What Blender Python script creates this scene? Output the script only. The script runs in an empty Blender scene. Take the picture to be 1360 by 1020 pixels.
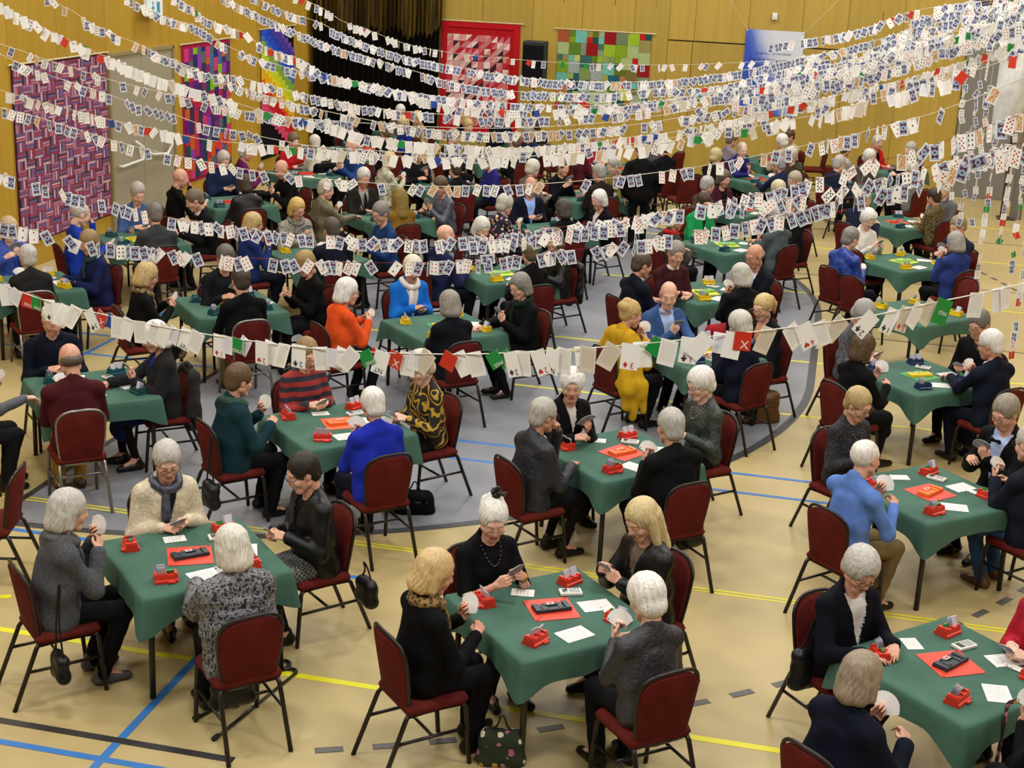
import bpy, math, random
import numpy as np
from mathutils import Matrix, Vector
random.seed(7)
rng = np.random.default_rng(7)
SC = bpy.context.scene
COL = SC.collection
# ------------------------------------------------------------------ camera
F_PX, TH, RO, YA = 1925.7, 0.3006, 0.04512, -0.21352
CAM_H = 4.871
CX, CY = 680.0, 510.0
_fw = np.array([math.sin(YA)*math.cos(TH), math.cos(YA)*math.cos(TH), -math.sin(TH)])
_r = np.array([math.cos(YA), -math.sin(YA), 0.0]); _u = np.cross(_r, _fw)
_c, _s = math.cos(RO), math.sin(RO)
RC = np.array([_c*_r+_s*_u, -_s*_r+_c*_u, _fw])
cam = bpy.data.objects.new('camera', bpy.data.cameras.new('camera'))
COL.objects.link(cam)
cam.data.sensor_width = 36.0
cam.data.lens = F_PX*36.0/1360.0
cam.data.clip_end = 200
_m = Matrix(((RC[0][0], RC[1][0], -RC[2][0], 0), (RC[0][1], RC[1][1], -RC[2][1], 0),
             (RC[0][2], RC[1][2], -RC[2][2], CAM_H), (0, 0, 0, 1)))
cam.matrix_world = _m
SC.camera = cam
def at(x, y, z=None, X=None, Y=None, d=None):
    """point of the place seen at photograph position (x, y): on height z, on plane X or Y, or at depth d"""
    v = RC.T @ np.array([(x-CX)/F_PX, -(y-CY)/F_PX, 1.0])
    if z is not None: t = (z-CAM_H)/v[2]
    elif X is not None: t = X/v[0]
    elif Y is not None: t = Y/v[1]
    else: t = d
    return v*t + np.array([0, 0, CAM_H])
def depth_of(p):
    return float(RC[2] @ (np.array(p, float)-np.array([0, 0, CAM_H])))
# ------------------------------------------------------------------ light and exposure
SC.view_settings.view_transform = 'Standard'
SC.view_settings.look = 'None'
SC.view_settings.gamma = 1.0
SC.view_settings.use_curve_mapping = False
SC.view_settings.exposure = 0.0
world = bpy.data.worlds.new('hall_air'); SC.world = world
world.use_nodes = True
world.node_tree.nodes['Background'].inputs[0].default_value = (0.86, 0.92, 1.0, 1)
world.node_tree.nodes['Background'].inputs[1].default_value = 0.03
LAMP_W = 129.0
LAMP_COL = (1.0, 0.985, 0.955)
# ------------------------------------------------------------------ helpers
def lin(c):
    if isinstance(c, str):
        c = c.lstrip('#'); c = [int(c[i:i+2], 16)/255 for i in (0, 2, 4)]
    return tuple(x/12.92 if x <= 0.04045 else ((x+0.055)/1.055)**2.4 for x in c[:3])
def tag(o, label=None, cat=None, group=None, kind=None):
    if label: o['label'] = label
    if cat: o['category'] = cat
    if group: o['group'] = group
    if kind: o['kind'] = kind
    return o
def empty(name, loc=(0, 0, 0), rz=0.0, parent=None):
    o = bpy.data.objects.new(name, None); COL.objects.link(o)
    o.empty_display_size = 0.05
    o.location = loc; o.rotation_euler = (0, 0, rz)
    if parent: o.parent = parent
    return o
def mesh(name, v, f, mats=(), smooth=False, mi=None, uv=None):
    me = bpy.data.meshes.new(name)
    v = np.asarray(v, dtype=np.float32)
    if isinstance(f, np.ndarray) and f.ndim == 2:
        n, k = f.shape
        me.vertices.add(len(v)); me.vertices.foreach_set('co', v.ravel())
        me.loops.add(n*k); me.loops.foreach_set('vertex_index', f.astype(np.int32).ravel())
        me.polygons.add(n); me.polygons.foreach_set('loop_start', np.arange(0, n*k, k, dtype=np.int32))
        try: me.polygons.foreach_set('loop_total', np.full(n, k, dtype=np.int32))
        except Exception: pass
    else:
        me.from_pydata([tuple(map(float, p)) for p in v], [], [tuple(map(int, q)) for q in f])
    for m in mats: me.materials.append(m)
    if mi is not None: me.polygons.foreach_set('material_index', np.asarray(mi, dtype=np.int32))
    if smooth: me.polygons.foreach_set('use_smooth', np.ones(len(me.polygons), dtype=bool))
    me.update(calc_edges=True)
    if uv is not None:
        l = me.uv_layers.new(name='uv'); l.data.foreach_set('uv', np.asarray(uv, dtype=np.float32).ravel())
    return me
def obj(name, me, parent=None, loc=(0, 0, 0), rot=(0, 0, 0), scale=(1, 1, 1), mat=None, matrix=None):
    o = bpy.data.objects.new(name, me); COL.objects.link(o)
    if matrix is not None: o.matrix_basis = matrix
    else:
        o.location = loc; o.rotation_euler = rot; o.scale = scale
    if parent: o.parent = parent
    if mat is not None:
        for s in o.material_slots[:1]:
            s.link = 'OBJECT'; s.material = mat
    return o
class MB:
    """collects boxes, prisms and tubes, then becomes one mesh"""
    def __init__(self): self.v = []; self.f = []; self.mi = []; self.m = 0
    def add(self, v, f):
        b = len(self.v); self.v += [tuple(p) for p in v]; self.f += [tuple(i+b for i in q) for q in f]; self.mi += [self.m]*len(f)
        return self
    def box(self, c, s, bev=0.0, R=None, taper=1.0):
        hx, hy, hz = s[0]/2, s[1]/2, s[2]/2
        if bev <= 0:
            v = [(x*hx*(taper if z > 0 else 1), y*hy*(taper if z > 0 else 1), z*hz) for z in (-1, 1) for y in (-1, 1) for x in (-1, 1)]
            f = [(0, 2, 3, 1), (4, 5, 7, 6), (0, 1, 5, 4), (2, 6, 7, 3), (0, 4, 6, 2), (1, 3, 7, 5)]
        else:
            b = min(bev, hx*.95, hy*.95, hz*.95)
            v = []; f = []
            ring = []
            def lay(ix, iy, z):
                base = len(v); r = min(ix, iy, b*2)
                pts = []
                for (sx, sy) in ((1, 1), (-1, 1), (-1, -1), (1, -1)):
                    if sx*sy > 0: pts += [(sx*ix, sy*(iy-b)), (sx*(ix-b*.3), sy*(iy-b*.3)), (sx*(ix-b), sy*iy)]
                    else: pts += [(sx*(ix-b), sy*iy), (sx*(ix-b*.3), sy*(iy-b*.3)), (sx*ix, sy*(iy-b))]
                v.extend([(p[0], p[1], z) for p in pts]); return base, len(pts)
            L = [lay(hx-b, hy-b, -hz), lay(hx-b*.3, hy-b*.3, -hz+b*.3), lay(hx, hy, -hz+b), lay(hx*taper, hy*taper, hz-b), lay(hx*taper-b*.3, hy*taper-b*.3, hz-b*.3), lay(hx*taper-b, hy*taper-b, hz)]
            n = L[0][1]
            for a in range(5):
                for i in range(n):
                    j = (i+1) % n
                    f.append((L[a][0]+i, L[a][0]+j, L[a+1][0]+j, L[a+1][0]+i))
            f.append(tuple(L[0][0]+i for i in range(n))[::-1]); f.append(tuple(L[5][0]+i for i in range(n)))
        out = []
        for p in v:
            q = np.array(p)
            if R is not None: q = np.asarray(R) @ q
            out.append((q[0]+c[0], q[1]+c[1], q[2]+c[2]))
        return self.add(out, f)
    def tube(self, pts, r, n=8, closed=False, flat=1.0, cap=True):
        P = np.array(pts, float); N = len(P)
        rr = np.full(N, r) if np.isscalar(r) else np.array(r, float)
        T = np.zeros_like(P)
        for i in range(N):
            a = P[(i-1) % N] if (closed or i > 0) else P[i]; b = P[(i+1) % N] if (closed or i < N-1) else P[i]
            t = b-a; T[i] = t/(np.linalg.norm(t)+1e-12)
        up = np.array([0, 0, 1.0]) if abs(T[0][2]) < .9 else np.array([0, 1.0, 0])
        v = []; 
        s = np.cross(T[0], up); s /= np.linalg.norm(s)
        for i in range(N):
            s = s-T[i]*(s@T[i]); s /= np.linalg.norm(s)+1e-12
            w = np.cross(s, T[i])
            for k in range(n):
                a = 2*math.pi*k/n
                v.append(P[i]+rr[i]*(math.cos(a)*s+flat*math.sin(a)*w))
        f = []
        M = N if closed else N-1
        for i in range(M):
            j = (i+1) % N
            for k in range(n):
                l = (k+1) % n
                f.append((i*n+k, i*n+l, j*n+l, j*n+k))
        if not closed and cap:
            f.append(tuple(range(n))[::-1]); f.append(tuple((N-1)*n+k for k in range(n)))
        return self.add(v, f)
    def prism(self, prof, x0, x1, axis=0):
        n = len(prof)
        def p(u, w, x):
            return {0: (x, u, w), 1: (u, x, w), 2: (u, w, x)}[axis]
        v = [p(u, w, x0) for u, w in prof]+[p(u, w, x1) for u, w in prof]
        f = [(i, (i+1) % n, n+(i+1) % n, n+i) for i in range(n)]
        f += [tuple(range(n))[::-1], tuple(range(n, 2*n))]
        return self.add(v, f)
    def lathe(self, prof, n=16, c=(0, 0, 0)):
        v = []; f = []
        for r, z in prof:
            for k in range(n):
                a = 2*math.pi*k/n; v.append((c[0]+r*math.cos(a), c[1]+r*math.sin(a), c[2]+z))
        for i in range(len(prof)-1):
            for k in range(n):
                l = (k+1) % n; f.append((i*n+k, i*n+l, (i+1)*n+l, (i+1)*n+k))
        return self.add(v, f)
    def ball(self, c, r, n=10, R=None):
        r = (r, r, r) if np.isscalar(r) else r
        v = []; f = []
        for i in range(n//2+1):
            t = math.pi*i/(n//2)
            for k in range(n):
                a = 2*math.pi*k/n
                q = np.array([r[0]*math.sin(t)*math.cos(a), r[1]*math.sin(t)*math.sin(a), r[2]*math.cos(t)])
                if R is not None: q = np.asarray(R) @ q
                v.append((c[0]+q[0], c[1]+q[1], c[2]+q[2]))
        for i in range(n//2):
            for k in range(n):
                l = (k+1) % n; f.append((i*n+k, (i+1)*n+k, (i+1)*n+l, i*n+l))
        return self.add(v, f)
    def me(self, name, mats=(), smooth=False):
        return mesh(name, self.v, self.f, mats, smooth, self.mi)
    def build(self, name, mats, parent=None, smooth=False, **kw):
        if not isinstance(mats, (list, tuple)): mats = [mats]
        return obj(name, self.me(name, mats, smooth), parent, **kw)
def smooth_path(pts, n=8, closed=False):
    P = np.array(pts, float); out = []
    N = len(P)
    for i in range(N if closed else N-1):
        p1, p2 = P[i], P[(i+1) % N]
        p0 = P[i-1] if (i > 0 or closed) else 2*p1-p2
        p3 = P[(i+2) % N] if (i+2 < N or closed) else 2*p2-p1
        for k in range(n):
            t = k/n
            out.append(.5*((2*p1)+(p2-p0)*t+(2*p0-5*p1+4*p2-p3)*t*t+(3*p1-p0-3*p2+p3)*t**3))
    if not closed: out.append(P[-1])
    return np.array(out)
# ------------------------------------------------------------------ materials
class NT:
    def __init__(self, name):
        self.m = bpy.data.materials.new(name); self.m.use_nodes = True
        self.t = self.m.node_tree; self.b = self.t.nodes['Principled BSDF']
    def n(self, typ, **kw):
        x = self.t.nodes.new(typ)
        for k, v in kw.items():
            if k.startswith('i_'):
                x.inputs[k[2:].replace('_', ' ')].default_value = v
            else: setattr(x, k, v)
        return x
    def l(self, a, b): self.t.links.new(a, b)
    def math(self, op, a, b=None, clamp=False):
        x = self.t.nodes.new('ShaderNodeMath'); x.operation = op; x.use_clamp = clamp
        for i, q in enumerate((a, b)):
            if q is None: continue
            if isinstance(q, (int, float)): x.inputs[i].default_value = q
            else: self.l(q, x.inputs[i])
        return x.outputs[0]
    def mix(self, fac, a, b):
        x = self.t.nodes.new('ShaderNodeMix'); x.data_type = 'RGBA'
        for i, q in ((0, fac), (6, a), (7, b)):
            if isinstance(q, (int, float)): x.inputs[i].default_value = q
            elif isinstance(q, tuple): x.inputs[i].default_value = (q+(1,))[:4]
            else: self.l(q, x.inputs[i])
        return x.outputs[2]
    def col(self, s): self.l(s, self.b.inputs['Base Color'])
    def bump(self, h, strength=.3, dist=.01):
        x = self.n('ShaderNodeBump'); x.inputs['Strength'].default_value = strength; x.inputs['Distance'].default_value = dist
        self.l(h, x.inputs['Height']); self.l(x.outputs[0], self.b.inputs['Normal'])
    def coord(self, which='Object', scale=None):
        c = self.n('ShaderNodeTexCoord').outputs[which]
        if scale is None: return c
        mp = self.n('ShaderNodeMapping'); mp.inputs['Scale'].default_value = scale if isinstance(scale, tuple) else (scale,)*3
        self.l(c, mp.inputs[0]); return mp.outputs[0]
    def noise(self, vec, scale, detail=2, rough=.5):
        x = self.n('ShaderNodeTexNoise'); x.inputs['Scale'].default_value = scale; x.inputs['Detail'].default_value = detail; x.inputs['Roughness'].default_value = rough
        self.l(vec, x.inputs['Vector']); return x.outputs[0]
    def ramp(self, fac, stops, interp='LINEAR'):
        x = self.n('ShaderNodeValToRGB'); e = x.color_ramp.elements; x.color_ramp.interpolation = interp
        while len(e) > 1: e.remove(e[-1])
        e[0].position = stops[0][0]; e[0].color = tuple(stops[0][1])+(1,)
        for p, c in stops[1:]:
            q = e.new(p); q.color = tuple(c)+(1,)
        self.l(fac, x.inputs[0]); return x.outputs[0]
_MC = {}
def dark(c, k): return tuple(x*k for x in c)
def M(color, kind='plain', rough=.7, metal=0.0, c2=None):
    key = (str(color), kind, rough, metal, str(c2))
    if key in _MC: return _MC[key]
    a = lin(color); b = lin(c2) if c2 else dark(a, .35)
    if kind in ('fabric', 'leather', 'fur') and max(a) < .035: a = dark(a, .55)
    t = NT('%s_%s' % (kind, str(color).strip('#')))
    t.b.inputs['Roughness'].default_value = rough; t.b.inputs['Metallic'].default_value = metal
    t.b.inputs['Base Color'].default_value = a+(1,)
    if kind in ('plain',):
        pass
    elif kind == 'fabric':
        co = t.coord(); n1 = t.noise(co, 9, 3); n2 = t.noise(co, 260, 1)
        t.col(t.ramp(n1, [(.25, dark(a, .8)), (.75, tuple(min(1, x*1.18) for x in a))]))
        t.bump(n2, .35, .004); t.b.inputs['Roughness'].default_value = max(rough, .8)
        t.b.inputs['Specular IOR Level'].default_value = .12
    elif kind == 'leather':
        co = t.coord(); t.bump(t.noise(co, 30, 3), .3, .01); t.b.inputs['Roughness'].default_value = .42; t.b.inputs['Specular IOR Level'].default_value = .35
    elif kind == 'satin':
        co = t.coord(); n1 = t.noise(co, 16, 4)
        t.col(t.ramp(n1, [(.35, dark(a, .55)), (.65, tuple(min(1, x*1.5) for x in a))])); t.b.inputs['Roughness'].default_value = .35
        t.bump(n1, .6, .02)
    elif kind == 'speckle':
        co = t.coord(); n1 = t.noise(co, 75, 3, .7)
        t.col(t.ramp(n1, [(.42, a), (.6, b)])); t.b.inputs['Roughness'].default_value = .85
        t.bump(n1, .4, .006)
    elif kind == 'crinkle':
        co = t.coord(); n1 = t.noise(co, 34, 3, .6)
        t.col(t.ramp(n1, [(.40, a), (.5, b), (.6, a)])); t.bump(n1, .8, .012); t.b.inputs['Roughness'].default_value = .5
    elif kind == 'leopard':
        co = t.coord(); x = t.n('ShaderNodeTexVoronoi'); x.inputs['Scale'].default_value = 42; t.l(co, x.inputs['Vector'])
        t.col(t.ramp(x.outputs['Distance'], [(.0, dark(a, .8)), (.28, b), (.45, b), (.52, a)])); t.b.inputs['Roughness'].default_value = .85
    elif kind == 'floral':
        co = t.coord(); x = t.n('ShaderNodeTexVoronoi'); x.inputs['Scale'].default_value = 17; t.l(co, x.inputs['Vector'])
        rnd = t.ramp(x.outputs['Color'], [(.0, lin('#c98aa8')), (.3, lin('#e8d8c0')), (.5, lin('#b06a88')), (.75, lin('#c9a040')), (1, lin('#d8b0c8'))], 'CONSTANT')
        n1 = t.noise(co, 60, 2)
        msk = t.math('LESS_THAN', t.math('ADD', x.outputs['Distance'], t.math('MULTIPLY', n1, .35)), .5)
        t.col(t.mix(msk, a, rnd)); t.b.inputs['Roughness'].default_value = .85
    elif kind == 'dots':
        co = t.coord(); x = t.n('ShaderNodeTexVoronoi'); x.inputs['Scale'].default_value = 38; t.l(co, x.inputs['Vector'])
        t.col(t.mix(t.math('LESS_THAN', x.outputs['Distance'], .26), a, b)); t.b.inputs['Roughness'].default_value = .85
    elif kind == 'tiger':
        mp = t.n('ShaderNodeMapping'); mp.inputs['Rotation'].default_value = (.5, .7, .4); t.l(t.coord(), mp.inputs[0]); co = mp.outputs[0]
        x = t.n('ShaderNodeTexWave'); x.inputs['Scale'].default_value = 6.5; x.inputs['Distortion'].default_value = 11; x.inputs['Detail'].default_value = 1.5; x.bands_direction = 'Z'
        x.inputs['Detail Scale'].default_value = 1.3
        t.l(co, x.inputs['Vector']); t.col(t.ramp(x.outputs[1], [(.72, a), (.78, b)])); t.b.inputs['Roughness'].default_value = .8
    elif kind in ('stripes', 'hstripes', 'wide'):
        co = t.coord(); x = t.n('ShaderNodeTexWave'); x.inputs['Scale'].default_value = 3.6 if kind == 'wide' else 12; x.bands_direction = 'X' if kind == 'stripes' else 'Z'
        t.l(co, x.inputs['Vector']); t.col(t.ramp(x.outputs[1], [(.45, a), (.55, b)])); t.b.inputs['Roughness'].default_value = .85
    elif kind == 'check':
        co = t.coord(); x = t.n('ShaderNodeTexChecker'); x.inputs['Scale'].default_value = 55; t.l(co, x.inputs['Vector'])
        x.inputs[1].default_value = a+(1,); x.inputs[2].default_value = b+(1,); t.col(x.outputs[0]); t.b.inputs['Roughness'].default_value = .85
    elif kind == 'fur':
        co = t.coord(); n1 = t.noise(co, 120, 3, .8)
        t.col(t.ramp(n1, [(.35, dark(a, .4)), (.65, tuple(min(1, x*1.7) for x in a))])); t.bump(n1, 1, .02); t.b.inputs['Roughness'].default_value = .95
    elif kind == 'hair':
        co = t.coord(scale=(42, 42, 5)); n1 = t.noise(co, 2.2, 3, .55)
        t.col(t.ramp(n1, [(.25, dark(a, .62)), (.5, a), (.75, tuple(min(1, x*1.25) for x in a))])); t.bump(n1, .4, .006); t.b.inputs['Roughness'].default_value = .5
        t.b.inputs['Specular IOR Level'].default_value = .35
    elif kind == 'skin':
        co = t.coord(); n1 = t.noise(co, 30, 3)
        t.col(t.ramp(n1, [(.3, dark(a, .86)), (.7, tuple(min(1, x*1.08) for x in a))])); t.b.inputs['Roughness'].default_value = .48
        t.b.inputs['Specular IOR Level'].default_value = .4
    _MC[key] = t.m
    return t.m
# ------------------------------------------------------------------ signed-distance modelling
def seg(a, b, ra, rb=None, kx=1.0, ax=None):
    return ('s', np.array(a, float), np.array(b, float), float(ra), float(ra if rb is None else rb), kx, ax)
def ell(c, r, R=None, sub=False):
    return ('x' if sub else 'e', np.array(c, float), np.array(r, float), R)
def _bb(p):
    if p[0] == 's':
        r = max(p[3], p[4])/min(p[5], 1.0)
        return np.minimum(p[1], p[2])-r, np.maximum(p[1], p[2])+r
    r = np.full(3, p[2].max()) if p[3] is not None else p[2]
    return p[1]-r, p[1]+r
def field(prims, h, k, pad=.03, lo=None, hi=None):
    if lo is None:
        bl = [_bb(p) for p in prims if p[0] != 'x']
        lo = np.min([b[0] for b in bl], 0)-pad; hi = np.max([b[1] for b in bl], 0)+pad
    n = np.ceil((hi-lo)/h).astype(int)+1
    ax = [(lo[i]+h*np.arange(n[i])).astype(np.float32) for i in range(3)]
    D = np.full(n, .25, np.float32)
    for p in prims:
        b0, b1 = _bb(p)
        e = k+2.5*h+.012
        i0 = np.clip(np.floor((b0-e-lo)/h).astype(int), 0, n); i1 = np.clip(np.ceil((b1+e-lo)/h).astype(int)+1, 0, n)
        if (i1 <= i0).any(): continue
        sl = tuple(slice(i0[i], i1[i]) for i in range(3))
        X = ax[0][sl[0]][:, None, None]; Y = ax[1][sl[1]][None, :, None]; Z = ax[2][sl[2]][None, None, :]
        if p[0] == 's':
            a, b = p[1], p[2]; d = b-a; L = float(d@d)+1e-9
            qx, qy, qz = X-a[0], Y-a[1], Z-a[2]
            t = np.clip((qx*d[0]+qy*d[1]+qz*d[2])/L, 0, 1)
            rx, ry, rz = qx-t*d[0], qy-t*d[1], qz-t*d[2]
            if p[5] != 1.0:
                if p[6] is None: rx = rx*p[5]
                else:
                    u = p[6]; dp = (rx*u[0]+ry*u[1]+rz*u[2])*(1-p[5])
                    rx, ry, rz = rx-dp*u[0], ry-dp*u[1], rz-dp*u[2]
            dd = np.sqrt(rx*rx+ry*ry+rz*rz)-(p[3]+(p[4]-p[3])*t)
        else:
            qx, qy, qz = X-p[1][0], Y-p[1][1], Z-p[1][2]
            if p[3] is not None:
                R = p[3]
                qx, qy, qz = (R[0][0]*qx+R[0][1]*qy+R[0][2]*qz, R[1][0]*qx+R[1][1]*qy+R[1][2]*qz, R[2][0]*qx+R[2][1]*qy+R[2][2]*qz)
            r = p[2]
            k0 = np.sqrt((qx/r[0])**2+(qy/r[1])**2+(qz/r[2])**2)+1e-6
            k1 = np.sqrt((qx/r[0]**2)**2+(qy/r[1]**2)**2+(qz/r[2]**2)**2)+1e-6
            dd = k0*(k0-1)/k1
        A = D[sl]
        if p[0] == 'x':
            hh = np.maximum(k*.6-np.abs(A+dd), 0)/(k*.6); D[sl] = np.maximum(A, -dd)+hh*hh*k*.15
        else:
            hh = np.maximum(k-np.abs(A-dd), 0)/k; D[sl] = np.minimum(A, dd)-hh*hh*k*.25
    return D, lo, ax
def nets(D, lo, h):
    S = D < 0
    n = np.array(D.shape); cn = n-1
    idx = []; pos = []
    E = []
    for a in range(3):
        s0 = [slice(None)]*3; s1 = [slice(None)]*3; s0[a] = slice(0, -1); s1[a] = slice(1, None)
        s0, s1 = tuple(s0), tuple(s1)
        I = np.argwhere(S[s0] != S[s1])
        if not len(I): return np.zeros((0, 3)), np.zeros((0, 4), int)
        d0 = D[s0][tuple(I.T)]; d1 = D[s1][tuple(I.T)]
        t = d0/(d0-d1)
        b, c = (a+1) % 3, (a+2) % 3
        P = I.astype(np.float64); P[:, a] += t
        for db in (0, 1):
            for dc in (0, 1):
                J = I.copy(); J[:, b] -= db; J[:, c] -= dc
                ok = (J >= 0).all(1) & (J < cn).all(1)
                idx.append(np.ravel_multi_index(tuple(J[ok].T), cn)); pos.append(P[ok])
        ok = (I[:, b] > 0) & (I[:, c] > 0) & (I[:, b] < cn[b]) & (I[:, c] < cn[c])
        E.append((a, I[ok], S[s0][tuple(I[ok].T)]))
    idx = np.concatenate(idx); pos = np.concatenate(pos)
    u, inv = np.unique(idx, return_inverse=True)
    cnt = np.bincount(inv).astype(float)
    V = np.stack([np.bincount(inv, pos[:, i])/cnt for i in range(3)], 1)
    mp = np.full(int(np.prod(cn)), -1); mp[u] = np.arange(len(u))
    Fs = []
    for a, I, s in E:
        b, c = (a+1) % 3, (a+2) % 3
        q = []
        for db, dc in ((1, 1), (0, 1), (0, 0), (1, 0)):
            J = I.copy(); J[:, b] -= db; J[:, c] -= dc
            q.append(mp[np.ravel_multi_index(tuple(J.T), cn)])
        q = np.stack(q, 1)
        q[~s] = q[~s][:, ::-1]
        Fs.append(q)
    return V*h+lo, np.concatenate(Fs)
def solid(prims, h, k=.03, mod=None, pad=.03, lo=None, hi=None):
    D, lo, ax = field(prims, h, k, pad, lo, hi)
    if mod is not None: D = mod(D, ax[0][:, None, None], ax[1][None, :, None], ax[2][None, None, :])
    return nets(D, lo, h)
def facecen(V, Fq): return V[Fq].mean(1)
def facenor(V, Fq):
    n = np.cross(V[Fq[:, 2]]-V[Fq[:, 0]], V[Fq[:, 3]]-V[Fq[:, 1]]); return n/(np.linalg.norm(n, axis=1, keepdims=True)+1e-12)
def sub(V, Fq, keep):
    g = Fq[keep]; u, inv = np.unique(g, return_inverse=True); return V[u], inv.reshape(g.shape)
# ------------------------------------------------------------------ heads (facing +y, origin between the ears)
def head_prims(fem):
    w = .95 if fem else 1.0
    P = [ell((0, -.016, .032), (.077*w, .097, .092)),
         ell((0, .028, -.03), (.064*w, .066, .088*w)),
         seg((-.02, .064, -.098), (.02, .064, -.098), .022*w),
         seg((-.05*w, .0, -.06), (0, .06, -.098), .026, .024), seg((.05*w, .0, -.06), (0, .06, -.098), .026, .024),
         ell((-.04, .062, -.03), (.024, .026, .026)), ell((.04, .062, -.03), (.024, .026, .026)),
         seg((-.034, .078, .027), (.034, .078, .027), .0145),
         ell((-.031, .104, .004), (.019, .016, .013), sub=True), ell((.031, .104, .004), (.019, .016, .013), sub=True),
         seg((0, .089, .018), (0, .108, -.026), .009, .0125), ell((-.011, .1, -.03), (.008, .009, .007)), ell((.011, .1, -.03), (.008, .009, .007)),
         seg((-.018, .086, -.058), (.018, .086, -.058), .0075), seg((-.015, .086, -.069), (.015, .086, -.069), .0078),
         ell((-.077*w, -.008, -.006), (.010, .021, .031)), ell((.077*w, -.008, -.006), (.010, .021, .031)),
         seg((0, -.018, -.05), (0, -.03, -.115), .052*w, .05*w)]
    return P
_HD = {}
def head_mesh(fem, lod):
    key = (fem, lod)
    if key in _HD: return _HD[key]
    h = (.0064, .0105, .0165)[lod]
    V, Fq = solid(head_prims(fem), h, .017, pad=.012)
    C = facecen(V, Fq)
    mi = np.zeros(len(Fq), int)
    lip = (np.abs(C[:, 0]) < .023) & (C[:, 1] > .082) & (C[:, 2] < -.052) & (C[:, 2] > -.076)
    mi[lip] = 1
    brow = (np.abs(np.abs(C[:, 0])-.032) < .019) & (C[:, 1] > .07) & (np.abs(C[:, 2]-.029-.004*np.cos((np.abs(C[:, 0])-.032)*90)) < .0036)
    mi[brow] = 4
    m = MB()
    for s in (-1, 1):
        m.m = 2; m.ball((s*.031, .0815, .003), .0125, 10)
        m.m = 3; m.ball((s*.031, .0905, .002), (.006, .0048, .006), 8)
        if lod < 2:
            m.m = 0; m.ball((s*.031, .0828, .0085), (.0145, .0125, .0075), 8)
    ev = np.array(m.v); nb = len(V)
    tri = []
    ef = np.array([q for q in m.f])+nb
    V = np.vstack([V, ev]); Fq = np.vstack([Fq, ef]); mi = np.concatenate([mi, m.mi])
    _HD[key] = (V, Fq, mi)
    return _HD[key]
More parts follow.
